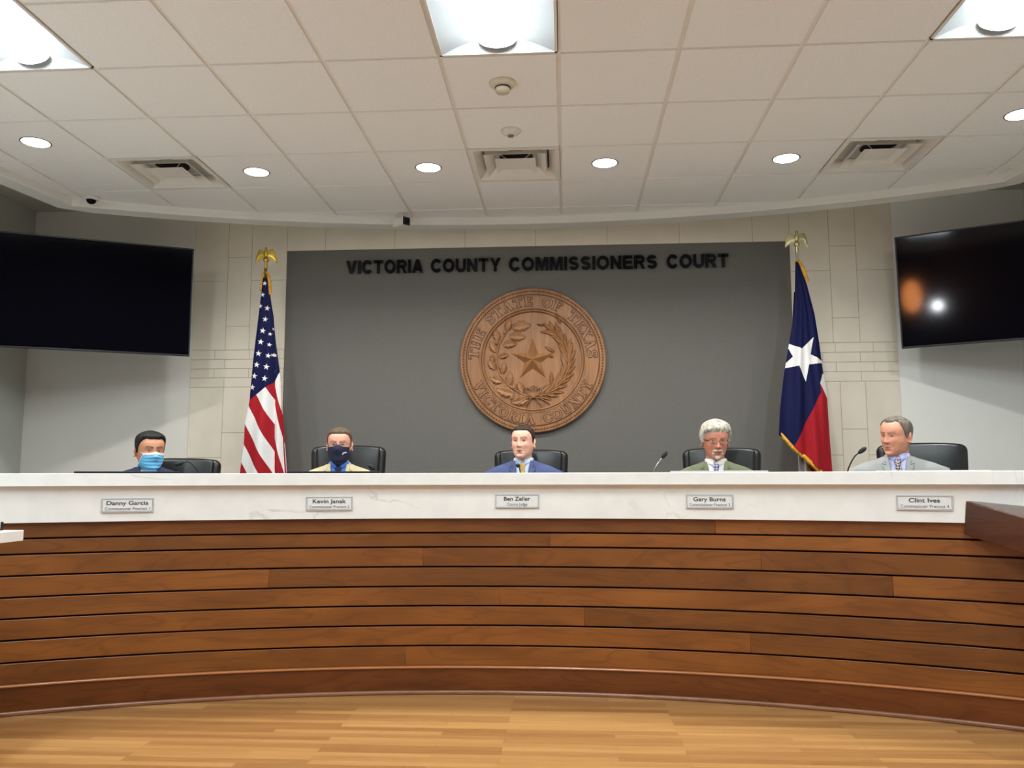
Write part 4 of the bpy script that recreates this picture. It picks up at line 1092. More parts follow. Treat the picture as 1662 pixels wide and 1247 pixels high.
class Head:
    def __init__(s, P): s.P = P; s.ws = P.get('wide', 1); s.jaw = P.get('jaw', 1)
    def base(s, a, z, smoothface=False):
        # a: angle, 0 = front (-y), increases towards +x
        w_ = smooth_interp(HW, z)*s.ws*(1+(s.jaw-1)*(1 if z < -.03 else max(0, 1-(z+.03)/.04))); f = smooth_interp(HFR, z); bk = smooth_interp(HBK, z)
        ca, sa = cos(a), sin(a); n = 2.35 if ca > 0 else 2.1
        d = f if ca > 0 else max(bk, .004)
        r = (abs(sa/w_)**n+abs(ca/d)**n)**(-1/n); x, y = r*sa, -r*ca
        return x, y
    def pt(s, a, z, off=0, feat=True):
        x, y = s.base(a, z)
        if feat and cos(a) > 0: y -= s.feat(x, z)*min(1, cos(a)*2.2)
        if off:
            l = sqrt(x*x+y*y+(z*1.0)**2)+1e-6; x += x/l*off; y += y/l*off; z += z/l*off
        return (x, y, z)
    def feat(s, x, z):
        P = s.P; ax = abs(x); d = 0
        nz = P.get('nose', 1)
        t_ = (.020-z)/.052
        if -.15 < t_ < 1.35: d += nz*(.006+.020*max(0, min(1, t_))**1.3)*gs(x, .0085+.004*max(0, t_))*(1 if t_ < 1 else max(0, 1-(t_-1)*5))*(min(1, (t_+.15)*4))
        d += nz*.008*gs(ax-.0125, .006)*gs(z+.033, .007)
        d -= .011*gs(ax-.030, .017)*gs(z-.006, .013)
        d += .0075*gs(ax-.031, .011)*gs(z-.006, .0075)
        d += .0045*gs(ax-.028, .020)*gs(z-.027, .007)
        d += .005*gs(ax-.047, .016)*gs(z+.024, .018)
        mo = P.get('open', 0)
        d += .0065*gs(ax*.55, .012)*gs(z+.0595, .0045)+.0065*gs(ax*.6, .012)*gs(z+.073+mo*.006, .005)
        d -= (.005+mo*.010)*gs(ax*.5, .012)*gs(z+.0665+mo*.003, .002+mo*.0035)
        d -= .003*gs(ax-.028, .006)*gs(z+.06, .012)
        d -= .004*gs(ax*.5, .014)*gs(z+.085, .005)
        d += .007*gs(x, .018)*gs(z+.104, .011)
        return d
    def tint(s, p):
        # local head point -> colour (true skin / lip / eye / brow colours)
        x, y, z = p; P = s.P; ax = abs(x); base = np.array(P['skin'][:3])
        c = base.copy()
        if y > .02 or z < -.13 or z > .125: return c
        if y < -.03:
            red = .22*gs(ax-.045, .022)*gs(z+.03, .025)+.28*gs(ax, .014)*gs(z+.03, .016)+.08*gs(z-.05, .03)
            c = c*(1-red)+np.array(P.get('flush', (base[0]*1.0, base[1]*.62, base[2]*.55))[:3])*red
            mo = P.get('open', 0)
            lip = (gs(ax*.62, .0145)**2)*max(gs(z+.0600, .0045), gs(z+.0735+mo*.006, .0048)); lip = min(1, lip*1.4)*.75
            c = c*(1-lip)+np.array(srgb(176,100,92)[:3])*lip
            mm = min(1, 1.4*gs(ax*.6, .013)**2*gs(z+.0668+mo*.0035, .0018+mo*.004)); c = c*(1-mm)+np.array(srgb(70,30,28)[:3])*mm
            nb = .6*gs(ax-.007, .0035)*gs(z+.0395, .0025); c = c*(1-nb)+np.array(srgb(90,45,38)[:3])*nb
            # brows
            bz = .026+.006*gs(ax-.036, .014)-.004*(ax > .042)*(ax-.042)*40*.1
            br = min(1, 1.5*gs(z-bz, .0038)*(1 if .012 < ax < .050 else gs(min(abs(ax-.012), abs(ax-.050)), .003)))*P.get('brow_k', .8)
            c = c*(1-br)+np.array(P['brow'][:3])*br
            # eyes
            ex, ez = ax-.031, z-.006; op = P.get('eye', 1.0)
            ew = (ex/.0130)**2+(ez/(.0042*op))**2
            if ew < 1:
                c = np.array(srgb(190,172,160)[:3]); gx = P.get('gaze', 0)
                ir = ((x-math.copysign(.031, x)-gx)/.0064)**2+(ez/.0066)**2
                if ir < 1: c = np.array(P.get('iris', srgb(60,40,28))[:3])
            elif ew < 2.0:
                k = .65*(2.0-ew) if ez > 0 else .30*(2.0-ew); c = c*(1-k)+np.array(srgb(70,44,36)[:3])*k
        return c
TW = [(-.80,.155),(-.72,.175),(-.60,.165),(-.45,.175),(-.34,.198),(-.27,.218),(-.235,.226),(-.21,.220),(-.19,.200),(-.172,.168),(-.156,.125),(-.140,.082),(-.125,.060),(-.07,.055)]
TD = [(-.80,.115),(-.72,.125),(-.60,.118),(-.45,.118),(-.34,.118),(-.27,.108),(-.235,.100),(-.205,.090),(-.180,.078),(-.160,.068),(-.140,.060),(-.125,.056),(-.07,.053)]
class Torso:
    def __init__(s, P): s.k = P.get('bw', 1); s.dd = P.get('belly', 1); s.neck = P.get('neck', 1)
    def wd(s, z, off=0):
        w_ = smooth_interp(TW, z); d = smooth_interp(TD, z)
        kk = s.k if z < -.2 else s.k+(s.neck-s.k)*min(1, (z+.2)/.07)
        w_ *= kk; d *= (s.dd if z < -.3 else 1+(s.dd-1)*max(0, (-z-.2)/.1)) if z < -.2 else (1+(s.neck-1)*min(1, (z+.2)/.07))
        return w_+off, d+off
    def pt(s, a, z, off=0, lift=0):
        w_, d = s.wd(z, off); n = 2.5; ca, sa = cos(a), sin(a); r = (abs(sa/w_)**n+abs(ca/d)**n)**(-1/n)
        return (r*sa, .035-r*ca-.02*max(0, min(1, (z+.2)/.1))*0, z+lift)
    def front(s, x, z, off=0):
        w_, d = s.wd(z, off); n = 2.5; q = 1-min(.999, abs(x/w_))**n
        return .035-d*q**(1/n)
def remesh(V, Fc, vox):
    me = bpy.data.meshes.new('tmp'); me.from_pydata([tuple(map(float, v)) for v in V], [], Fc); o = bpy.data.objects.new('tmp', me); COL.objects.link(o)
    m = o.modifiers.new('r', 'REMESH'); m.mode = 'VOXEL'; m.voxel_size = vox; m.adaptivity = 0
    m2 = o.modifiers.new('s', 'SMOOTH'); m2.factor = .35; m2.iterations = 1
    dg = bpy.context.evaluated_depsgraph_get(); ev = o.evaluated_get(dg); out = bpy.data.meshes.new_from_object(ev)
    COL.objects.unlink(o); bpy.data.objects.remove(o); bpy.data.meshes.remove(me); return out

def person(cfg):
    P = cfg; hx, hy, hz = P['head']; s = P.get('scale', 1.0)
    t = empty('person', (hx, hy, DAIS), radians(P['body_yaw']), P['label'], 'person', 'seated board members behind the bench')
    h0 = hz-DAIS; OFF = Vector((0, 0, h0))
    hr = radians(P['yaw']-P['body_yaw'])
    HM = Matrix.Translation(OFF) @ Matrix.Rotation(hr, 4, 'Z') @ Matrix.Rotation(radians(P.get('roll', 0)), 4, 'Y') @ Matrix.Rotation(radians(P.get('pitch', 0)), 4, 'X') @ Matrix.Scale(s, 4)
    hd = Head(P); to = Torso(P)
    sh = Vector((P.get('shx', 0), P.get('shy', 0), P.get('shz', 0)))       # torso shift relative to the head
    BMt = Matrix.Translation(OFF+sh)
    # ---- body (one continuous surface)
    b = MB()
    zs = [-.122, -.119]+[-.115+.0045*k for k in range(51)]+[.1155, .1165]; na = 110
    b.grid([[HM @ Vector(hd.pt(2*pi*j/na, z)) for j in range(na)] for z in zs], cv=True, capu=True)
    for sx in (-1, 1):
        em = HM @ Matrix.Translation((sx*.074*hd.ws, .012, -.008)) @ Matrix.Rotation(sx*radians(28), 4, 'Z') @ Matrix.Rotation(radians(-10), 4, 'X')
        b.ball((sx*.004,.006,0), (.0055,.018,.031), 16, mat=em)
        P_ = [(sx*.009, .006+.016*cos(a), .003+.027*sin(a)) for a in [radians(q) for q in range(-110, 200, 15)]]; b.tube([em @ Vector(p) for p in P_], .0042, 8)
        b.ball((sx*.006,-.003,-.026), (.006,.009,.008), 10, mat=em)
    nk = [HM @ Vector((0,.022,-.04)), HM @ Vector((0,.018,-.085)), BMt @ Vector((0,.028,-.135)), BMt @ Vector((0,.035,-.19))]
    kn = P.get('neck', 1); b.tube(nk, [.050*kn, .054*kn, .060*kn, .068*kn], 28)
    zt = [-.80+.02*k for k in range(28)]+[-.25+.01*k for k in range(13)]
    b.grid([[BMt @ Vector(to.pt(2*pi*j/48, z)) for j in range(48)] for z in zt], cv=True, capu=True)
    floor_z = -h0
    arms = {}
    for sx in (-1, 1):
        k = to.k; sd = Vector((sx*.200*k, .03, -.240)); el = Vector((sx*.255*k, -.04, -.50)); zd = (-.27-DAIS)-h0-sh.z+.045
        wr = Vector((sx*.16, -.27, zd)); arms[sx] = (sd, el, wr)
        path = [BMt @ (sd+Vector((-sx*.05,0,.02))), BMt @ sd, BMt @ sd.lerp(el, .5), BMt @ el, BMt @ el.lerp(wr, .5), BMt @ wr]
        b.tube(path, [.052,.056,.048,.043,.037,.027], 18)
        # hand: palm and five fingers resting on the desk
        d = Vector((-sx*.35, -.93, 0)).normalized(); n = Vector((d.y, -d.x, 0)); W = BMt @ wr
        b.tube([W, W+d*.03+Vector((0,0,-.004)), W+d*.085+Vector((0,0,-.008))], [.026,.036,.038], 14, ry=.42)
        for q, (o_, L) in enumerate(((-.030,.066),(-.010,.076),(.010,.071),(.030,.056))):
            p = W+d*.083+n*o_+Vector((0,0,-.006)); b.tube([p-d*.02, p, p+d*L*.45+Vector((0,0,.006)), p+d*L*.8+Vector((0,0,-.004)), p+d*L+Vector((0,0,-.012))], [.0095,.0095,.0088,.008,.0065], 10)
        sg = 1 if sx < 0 else -1
        nn = n if (n.x*-sx) > 0 else -n
        p = W+d*.02+nn*.026; b.tube([p-nn*.01, p, p+nn*.018+d*.03, p+nn*.022+d*.058], [.012,.012,.0105,.008], 10)
        hip = Vector((sx*.09, .02, -.74-sh.z)); 
        seatz = .50-h0*0
        kn_ = Vector((sx*.14, -.40, (.52-h0))); an = Vector((sx*.13, -.36, (.09-h0)))
        hp = Vector((sx*.09, .02, (.545-h0)))
        o3 = Matrix.Translation(OFF)
        b.tube([o3 @ hp, o3 @ hp.lerp(kn_, .5), o3 @ kn_, o3 @ kn_.lerp(an, .35)+Vector((0,.01,0)), o3 @ an], [.085,.075,.056,.054,.036], 18)
        b.tube([o3 @ (an+Vector((0,.03,-.04))), o3 @ (an+Vector((0,-.05,-.045))), o3 @ (an+Vector((0,-.15,-.06)))], [.036,.038,.026], 14, ry=.8)
    me = remesh(b.V, b.F, .0042)
    body = bpy.data.objects.new('body', me); link(body, t); me.materials.clear(); me.materials.append(MAT['skin'])
    me.polygons.foreach_set('use_smooth', [True]*len(me.polygons))
    n = len(me.vertices); co = np.empty(n*3); me.vertices.foreach_get('co', co); co = co.reshape(-1, 3)
    inv = np.array(HM.inverted()); loc = co @ inv[:3,:3].T+inv[:3,3]
    base = np.array(P['skin'][:3]); cols = np.tile(np.r_[base, 1], (n, 1))
    idx = np.where((loc[:,1] < 0) & (loc[:,2] > -.13) & (np.abs(loc[:,0]) < .1) & (loc[:,1] > -.14))[0]
    for i in idx: cols[i,:3] = hd.tint(loc[i])
    ca = me.color_attributes.new('tint', 'FLOAT_COLOR', 'POINT'); ca.data.foreach_set('color', cols.ravel())
    # ---- hair shell
    hp_ = P['hair']; rng = np.random.RandomState(P['seed'])
    ph = rng.uniform(0, 6.28, 24)
    def hairline(a):
        # lowest z of hair at angle a from the front
        d = abs((a+pi) % (2*pi)-pi)
        return np.interp(d, [0, .35, .62, .85, 1.05, 1.22, 1.32, 1.48, 1.75, 1.95, 2.3, pi], hp_['line'])
    na, zs2 = 150, np.linspace(-.085, .1155, 70)
    rows = []
    def wob(a, z):
        v = 0
        for k in range(8):
            v += sin(a*(3+2.3*k)+ph[k]+z*(30+14*k)*hp_.get('twist', .3)+ph[k+8])/(1+.25*k)
        return v/4
    for z in list(zs2)+[.1164]:
        r = []
        for j in range(na):
            a = 2*pi*j/na; hl = hairline(a); k = max(-1, min(1, (z-hl)/hp_.get('edge', .012)))
            th = hp_['t']*(.45+.55*min(1, max(0, (z+.05)/.12)))
            th += hp_.get('top', 0)*min(1, max(0, (z-.05)/.035))*(.62+.38*cos(a)*min(1, max(0, (.1175-z)/.03)))
            th += hp_.get('side', 0)*gs(z-.02, .05)*abs(sin(a))
            w_ = wob(a, z)*hp_.get('wave', .0015)*min(1, (.1175-z)/.035)
            off = -.006 if k < 0 else -.006+(th+w_+.006)*(k*k*(3-2*k))
            x_, y_, z_ = hd.pt(a, float(z), off)
            r.append(HM @ Vector((x_+hp_.get('part', 0)*0, y_, z_)))
        rows.append(r)
    hb = MB(); hb.grid(rows, cv=True, capu=True); ho = hb.build('hair', P['hairmat'], t, smooth=True)
    # ---- shirt
    def shell(name, off, mat, z0, z1, keep, th=.0, dz=.006, na=96, lift=0):
        zz = np.arange(z0, z1+1e-6, dz); Pm = [[to.pt(2*pi*j/na, float(z), off, lift) for j in range(na)] for z in zz]
        V = [BMt @ Vector(p) for r in Pm for p in r]; Fc = []
        for i in range(len(zz)-1):
            for j in range(na):
                c = [Pm[i][j], Pm[i][(j+1) % na], Pm[i+1][(j+1) % na], Pm[i+1][j]]
                mx, my, mz = [sum(q[k] for q in c)/4 for k in range(3)]
                if keep(mx, my, mz): Fc.append((i*na+j, i*na+(j+1) % na, (i+1)*na+(j+1) % na, (i+1)*na+j))
        o = obj(name, V, Fc, mat, t, True); m = o.modifiers.new('th', 'SOLIDIFY'); m.thickness = th or .002; m.offset = 1; return o
    shirt = shell('shirt', .007, P['shirt'], -.55, -.128, lambda x, y, z: True)
    V_TOP, V_BOT = -.135, P.get('vbot', -.42)
    vw = P.get('vw', .052)
    def vhalf(z): return vw*max(0, (z-V_BOT)/(V_TOP-V_BOT))**.8 if z < V_TOP else vw
    J = MB()
    jk = shell('jacket', .017, P['jacket'], -.72, -.132, lambda x, y, z: not (y < .02 and abs(x) < vhalf(z)), .004)
    for sx in (-1, 1):
        sd, el, wr = arms[sx]; b = MB()
        b.tube([BMt @ (sd+Vector((-sx*.055,0,.022))), BMt @ (sd+Vector((sx*.012,0,.004))), BMt @ sd.lerp(el, .5), BMt @ el, BMt @ el.lerp(wr, .5), BMt @ el.lerp(wr, .93)], [.056,.062,.060,.058,.052,.046], 24)
        b.build('sleeve', P['jacket'], jk, smooth=True)
        b = MB(); b.tube([BMt @ el.lerp(wr, .90), BMt @ el.lerp(wr, .975)], [.038,.036], 20); b.build('shirt_cuff', P['shirt'], shirt, smooth=True)
        # lapel: strip that follows the jacket front, with notch
        rows = []; N = 40
        for i in range(N+1):
            z = -.130-(.27)*i/N; inner_ = vhalf(z)-.004; u_ = (-.130-z)
            if u_ < .035: wd_ = .014+.55*u_*.9
            elif u_ < .050: wd_ = .024+.0*(u_-.035)
            elif u_ < .056: wd_ = .024+(u_-.050)/.006*.026
            else: wd_ = .050-.20*(u_-.056)
            row = []
            for q in range(5):
                x = inner_+wd_*q/4; y = to.front(x, z, .017)-.0065-.002*sin(pi*q/4); row.append(BMt @ Vector((sx*x, y, z)))
            rows.append(row)
        b = MB(); b.grid(rows); lo = b.build('lapel', P['jacket'], jk, smooth=True); m = lo.modifiers.new('th', 'SOLIDIFY'); m.thickness = .004; m.offset = 0
        b = MB(); x = .052+.012; z = -.182; b.tube([BMt @ Vector((sx*(vhalf(z)+.020), to.front(vhalf(z)+.02, z, .017)-.011, z)), BMt @ Vector((sx*(vhalf(z)+.044), to.front(vhalf(z)+.044, z+.008, .017)-.011, z+.008))], .0016, 6)
        b.build('lapel_notch', MAT['black_matte'], lo)
        # shirt collar flap
        cn = P.get('neck', 1)
        rows = []
        for i in range(13):
            a = radians(4+i*13.5); rx, ry = .063*cn, .064*cn
            r = []
            for q in range(4):
                f = q/3; zz = -.112+.010*(i/12)-f*(.044 if i == 0 else max(.020, .052-.006*i)); g = 1+f*.16
                x = rx*g*sin(a)+(.010 if i == 0 else 0)*f; y = .030-ry*g*cos(a)+.0
                r.append(BMt @ Vector((sx*x, y-.004*f, zz)))
            rows.append(r)
        b = MB(); b.grid(rows); co_ = b.build('collar', P['shirt'], shirt, smooth=True); m = co_.modifiers.new('th', 'SOLIDIFY'); m.thickness = .003
    # jacket collar at the back of the neck
    rows = []
    for i in range(25):
        a = radians(62+i*(236/24)); r = []
        for q in range(4):
            f = q/3; rx = (.070+.020*f)*P.get('neck', 1); r.append(BMt @ Vector((rx*sin(a), .034-rx*cos(a), -.118-.034*f)))
        rows.append(r)
    b = MB(); b.grid(rows); o = b.build('jacket_collar', P['jacket'], jk, smooth=True); m = o.modifiers.new('th', 'SOLIDIFY'); m.thickness = .005
    if P.get('tie'):
        b = MB(); rows = []
        for z, w_ in [(-.150,.013),(-.158,.019),(-.172,.016),(-.184,.011),(-.19,.013),(-.23,.022),(-.30,.032),(-.42,.042),(-.50,.044)]:
            y = to.front(0, z, .008)-(.012 if z > -.186 else .007)-(.006 if z > -.16 else 0); rows.append([BMt @ Vector((w_*q/3, y+.002*abs(q/3)**2*3, z)) for q in range(-3, 4)])
        b.grid(rows); o = b.build('tie', P['tie'], t, smooth=True); m = o.modifiers.new('th', 'SOLIDIFY'); m.thickness = .006; m.offset = 1
        if P.get('tiepat'):
            pass
    # trousers and shoes
    b = MB(); o3 = Matrix.Translation(OFF)
    for sx in (-1, 1):
        kn_ = Vector((sx*.14, -.40, (.52-h0))); an = Vector((sx*.13, -.36, (.09-h0))); hp = Vector((sx*.09, .04, (.545-h0)))
        b.tube([o3 @ (hp+Vector((0,.06,.01))), o3 @ hp, o3 @ hp.lerp(kn_, .5), o3 @ kn_, o3 @ kn_.lerp(an, .35)+Vector((0,.01,0)), o3 @ (an+Vector((0,0,.02)))], [.075,.102,.090,.072,.068,.055], 20)
    b.build('trousers', P.get('trousers', MAT['trousers']), t, smooth=True)
    for sx in (-1, 1):
        an = Vector((sx*.13, -.36, (.09-h0))); b = MB()
        b.tube([o3 @ (an+Vector((0,.075,-.045))), o3 @ (an+Vector((0,.04,-.036))), o3 @ (an+Vector((0,-.05,-.042))), o3 @ (an+Vector((0,-.15,-.052))), o3 @ (an+Vector((0,-.19,-.06)))], [.03,.046,.046,.038,.018], 18, ry=.85)
        b.build('shoe', MAT['leather'], t, smooth=True)
    # ---- extras in head space
    def patch(name, mat, half, ztop, zbot, offs, pleat=0, parent=t, n=36, m_=36, curve=.9):
        rows = []
        for i in range(n+1):
            v = i/n; z = None; r = []
            for j in range(m_+1):
                u = -1+2*j/m_; zt_ = ztop(u); zb_ = zbot(u); z = zt_+(zb_-zt_)*v
                x = u*half(v)
                # distance of the mask surface in front of the head axis
                zc = max(-.115, min(.03, z)); ff = smooth_interp(HFR, zc); ww = smooth_interp(HW, zc)*hd.ws
                q = max(0, 1-abs(x/(ww+.012))**2.1)
                y = -(ff*q**.5*1.0+offs)
                tent = .026*gs(x, .030)*gs(z+.030, .034)+.010*gs(x, .04)*gs(z+.10, .03)
                y -= tent*P.get('nose', 1)
                y -= pleat*(.0022*sin(v*34))*(1-abs(u)**3)
                r.append(HM @ Vector((x, y, z)))
            rows.append(r)
        b = MB(); b.grid(rows); o = b.build(name, mat, parent, smooth=True); m = o.modifiers.new('th', 'SOLIDIFY'); m.thickness = .0018; m.offset = 0; return o, rows
    if P.get('mask') == 'surgical':
        o, rows = patch('surgical_mask', MAT['mask_blue'], lambda v: .062+.010*sin(pi*v*.9), lambda u: -.012+.010*gs(u, .35)-.002*abs(u), lambda u: -.110-.018*(1-u*u), .009, 1)
        b = MB(); b.tube(rows[0], .0022, 6); b.tube(rows[-1], .002, 6); b.tube([r[0] for r in rows], .0018, 6); b.tube([r[-1] for r in rows], .0018, 6); b.build('mask_edge', MAT['mask_white'], o, smooth=True)
        b = MB(); W0 = rows[1][1:-1]; W1 = rows[4][1:-1]
        b.grid([[p+(HM.to_3x3() @ Vector((0,-.0016,0))) for p in rows[i]] for i in range(0, 5)]); b.build('nose_band', MAT['mask_white'], o, smooth=True)
        for sx, k in ((-1, 0), (1, -1)):
            b = MB(); b.tube([rows[1][k], HM @ Vector((sx*.072,-.03,-.002)), HM @ Vector((sx*.079,.012,.018)), HM @ Vector((sx*.083,.022,-.005)), HM @ Vector((sx*.079,.012,-.036)), HM @ Vector((sx*.069,-.02,-.072)), rows[-3][k]], .0016, 6); b.build('ear_loop', MAT['mask_white'], o, smooth=True)
    if P.get('mask') == 'cloth':
        o, rows = patch('cloth_mask', MAT['mask_navy'], lambda v: .074-.012*max(0, v-.6)/.4, lambda u: -.008+.012*gs(u, .3)-.004*abs(u), lambda u: -.098-.030*(1-abs(u)**2.4), .009, 0)
        b = MB(); R3 = HM.to_3x3() @ Vector((0,-.0028,0))
        def onm(i, j):
            i0, j0 = int(i), int(j); return rows[i0][j0].lerp(rows[i0+1][j0+1], .5*((i-i0)+(j-j0)))+R3
        for pth in ([(16,25.5),(13.5,26.5),(12.5,28),(13,29.5),(12,31.5)], [(17.5,25.5),(15.5,27),(14.6,29),(14,31),(13,32.3)], [(14.5,26),(15.5,26.2),(17.2,25.2),(18.6,26.2)], [(12.4,29.2),(14.6,28.6)], [(12,30.8),(14.2,30.4)]):
            b.tube([onm(*q) for q in pth], .0016, 6)
        b.build('mask_logo', MAT['mask_white'], o, smooth=True)
        for sx, k in ((-1, 0), (1, -1)):
            b = MB(); b.tube([rows[2][k], HM @ Vector((sx*.074,-.02,.0)), HM @ Vector((sx*.080,.014,.016)), HM @ Vector((sx*.082,.022,-.01)), HM @ Vector((sx*.078,.01,-.036)), rows[-12][k]], .0015, 6); b.build('ear_loop', MAT['mask_navy'], o, smooth=True)
    if P.get('glasses'):
        g = P['glasses']; mt = g['mat']; b = MB(); yf = -.096; zc = g.get('z', .002); rw, rh = g.get('size', (.025,.0165))
        lens = []
        for sx in (-1, 1):
            pts = []
            for k in range(29):
                a = 2*pi*k/28; n_ = 2.8; r = (abs(cos(a)/rw)**n_+abs(sin(a)/rh)**n_)**(-1/n_)
                x = sx*.033+r*cos(a); pts.append(HM @ Vector((x, yf+.35*max(0, abs(x)-.035)+.0, zc+r*sin(a))))
            b.tube(pts, g.get('r', .0012), 6); lens.append(pts)
        b.tube([HM @ Vector((x, yf-.004*(1-abs(x)/.01), zc+.004)) for x in (-.009,-.004,0,.004,.009)], g.get('r', .0012)*1.1, 6)
        o = b.build('glasses', mt, t, smooth=True)
        for sx in (-1, 1):
            b = MB(); b.tube([HM @ Vector((sx*.058, yf+.009, zc+.006)), HM @ Vector((sx*.069, yf+.03, zc+.007)), HM @ Vector((sx*.077*hd.ws, -.01, zc+.006)), HM @ Vector((sx*.080*hd.ws, .012, zc+.004)), HM @ Vector((sx*.079*hd.ws,.026,zc-.012))], g.get('tr', .0016), 6)
            b.build('temple', g.get('tmat', mt), o, smooth=True)
        for pts in lens:
            b = MB(); c = sum((Vector(p) for p in pts), Vector())/len(pts); nn = HM.to_3x3() @ Vector((0,.0008,0)); m = len(pts)-1
            b.add([c]+pts[:-1]+[c+nn]+[p+nn for p in pts[:-1]], [(0, 1+i, 1+(i+1) % m) for i in range(m)]+[(m+1, m+2+(i+1) % m, m+2+i) for i in range(m)]+[(1+i, 1+(i+1) % m, m+2+(i+1) % m, m+2+i) for i in range(m)]); b.build('lens', MAT['glass'], o)
    if P.get('goatee'):
        rows = []
        for z in np.linspace(-.125, -.040, 60):
            r = []
            for j in range(81):
                a = radians(-48+96*j/80); x, y, _ = hd.pt(a, float(z)); ax = abs(x)
                ring = min(1, max(0, 1-abs(((ax/.027)**2+((z+.070)/.030)**2)**.5-1)/.30))
                mus = gs((z+.0525+.10*max(0, ax-.008)), .0052)*(1 if ax < .026 else gs(ax-.026, .004))*(.35 if ax < .004 else 1)
                chin = gs(ax, .018)*gs(z+.104, .015)*.9
                side = gs(ax-.029, .006)*gs(z+.078, .024)
                k = min(1, max(mus*1.3, chin*.8, side*.95)); off = -.004+.011*k*(1+.2*sin(j*1.9+z*900))
                px, py, pz = hd.pt(a, float(z), off); r.append(HM @ Vector((px, py, pz)))
            rows.append(r)
        b = MB(); b.grid(rows); b.build('goatee', P['beardmat'], t, smooth=True)
    return t
MAT['wire'] = plain('thin wire', srgb(150,130,100), .3, .02, Metallic=.8)
MAT['trousers'] = cloth('dark trousers', srgb(44,46,54))
MAT['mask_blue'] = plain('light blue mask', srgb(116,196,244), .8, .03, 40)
MAT['mask_white'] = plain('mask white', srgb(232,236,240), .8, .02)
MAT['mask_navy'] = plain('navy mask cloth', srgb(34,36,62), .9, .06, 80)
def tiemat(name, a, b_, sc_):
    m = NT(name, a, .6); v = m.tc('Object', (1,1,1), (0,.78,0)); ck = m.n('ShaderNodeTexChecker'); ck.inputs['Scale'].default_value = sc_; ck.inputs['Color1'].default_value = a; ck.inputs['Color2'].default_value = b_; m.l(v, ck.inputs['Vector']); m.color(ck.outputs[0]); return m.mat
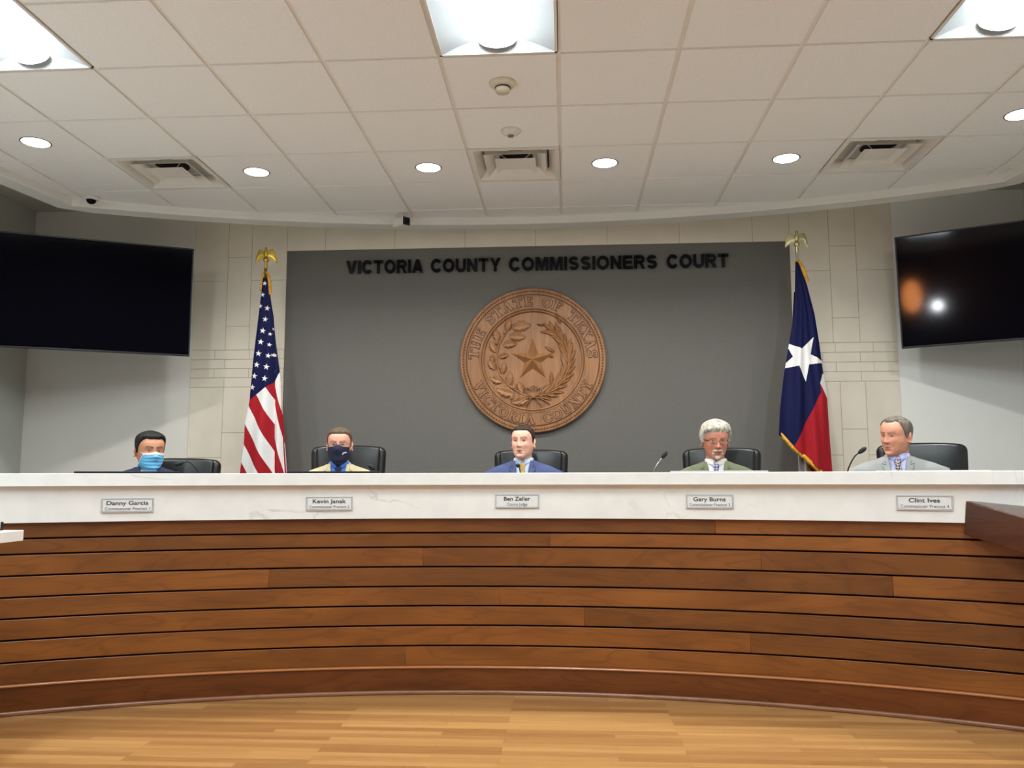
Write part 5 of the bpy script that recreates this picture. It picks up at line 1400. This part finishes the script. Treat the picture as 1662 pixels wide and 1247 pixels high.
#        0    .35   .62   .85   1.05  1.22  1.32  1.48  1.75  1.95  2.3   pi
L_full = [.074,.073,.076,.066,.044,.018,-.005,-.020,.020,.005,-.045,-.065]
L_rec  = [.080,.082,.088,.082,.052,.018,-.005,-.018,.018,.000,-.050,-.075]
L_mid  = [.074,.073,.074,.064,.042,.016,-.005,-.018,.016,.000,-.050,-.075]
L_shag = [.056,.058,.050,.046,.034,.012,-.015,-.028,-.010,-.04,-.085,-.085]
PEOPLE = [
 dict(label='person with short black hair in light blue surgical mask and navy jacket', head=(-2.80,5.53,.197), yaw=46, body_yaw=22, pitch=4, scale=1.06, wide=1.08, seed=1,
      skin=srgb(206,150,118), brow=srgb(40,28,24), hairmat=hairmat('black hair', srgb(20,18,18), srgb(42,40,40)), hair=dict(line=L_full, t=.006, top=.014, wave=.006, edge=.009), mask='surgical',
      jacket=cloth('navy jacket', srgb(40,46,78)), shirt=cloth('white shirt', srgb(232,232,234)), shz=.022, eye=.8, bw=1.10, belly=1.15),
 dict(label='person with grey-brown hair, glasses and navy mask in tan jacket over blue shirt', head=(-1.59,5.865,.243), yaw=8, body_yaw=8, pitch=2, scale=1.02, wide=1.04, seed=2,
      skin=srgb(228,168,146), brow=srgb(130,98,76), brow_k=.5, hairmat=hairmat('brown grey hair', srgb(66,50,38), srgb(112,94,76)), hair=dict(line=L_mid, t=.006, top=.007, wave=.003), mask='cloth',
      glasses=dict(mat=MAT['wire'], z=.004, size=(.024,.014), r=.0007, tr=.001), jacket=cloth('tan jacket', srgb(196,182,146)), shirt=cloth('blue shirt', srgb(74,120,206)), tie=cloth('navy tie', srgb(34,38,70)), vw=.060, bw=1.06, belly=1.2, shz=-.004, neck=1.08),
 dict(label='person with short dark hair speaking, in blue suit with yellow tie, at the centre', head=(-.300,5.977,.262), yaw=-16, body_yaw=-2, pitch=-2, scale=1.0, wide=1.02, seed=3, open=.4, jaw=1.06,
      skin=srgb(236,186,162), brow=srgb(96,66,50), brow_k=.65, hairmat=hairmat('dark brown hair', srgb(38,30,26), srgb(66,54,46)), hair=dict(line=L_mid, t=.005, top=.006, wave=.002),
      jacket=cloth('blue suit', srgb(70,80,122)), shirt=cloth('pale blue shirt', srgb(198,212,238)), tie=cloth('yellow tie', srgb(196,166,96)), vw=.056, bw=1.06, neck=1.05),
 dict(label='person with wavy white hair, glasses and goatee in green tweed jacket', head=(1.02,5.843,.262), yaw=2, body_yaw=-10, pitch=9, scale=1.06, wide=1.04, seed=4, nose=1.12,
      skin=srgb(210,140,116), brow=srgb(176,160,140), brow_k=.5, hairmat=hairmat('white wavy hair', srgb(118,110,94), srgb(224,218,202), (40, 40, 26)), hair=dict(line=L_shag, t=.017, top=.012, side=.006, wave=.009, twist=.9, edge=.016),
      glasses=dict(mat=MAT['wire'], tmat=MAT['black'], z=.002, size=(.024,.015), r=.0008, tr=.0028), goatee=True, beardmat=hairmat('white goatee', srgb(176,166,146), srgb(222,214,198)),
      jacket=cloth('green tweed', srgb(112,118,92), .9, .15, 160), shirt=cloth('white shirt plain', srgb(236,234,230)), tie=tiemat('striped silver tie', srgb(190,186,200), srgb(60,70,150), 70), vw=.062, bw=1.08, shz=-.014, belly=1.15, neck=1.1, eye=.7),
 dict(label='person with receding hair looking left, in light grey suit with patterned tie', head=(2.11,5.535,.270), yaw=-58, body_yaw=-20, pitch=4, roll=4, scale=1.05, wide=1.04, seed=5, jaw=1.05,
      skin=srgb(220,158,130), brow=srgb(130,100,80), brow_k=.5, hairmat=hairmat('grey brown hair', srgb(76,68,60), srgb(140,132,120)), hair=dict(line=L_rec, t=.007, top=.003, wave=.002), gaze=-.002, eye=.75,
      jacket=cloth('light grey suit', srgb(150,152,150)), shirt=cloth('lavender shirt', srgb(186,192,232)), tie=tiemat('dotted tie', srgb(44,30,44), srgb(214,196,190), 90), vw=.058, bw=1.14, neck=1.08, shz=.0),
]
for cfg in PEOPLE: person(cfg)

# ------------------------------------------------------------------ finish: lift everything so that the floor lies at z = 0
for o in list(COL.objects):
    if o.parent is None: o.location.z += EYE
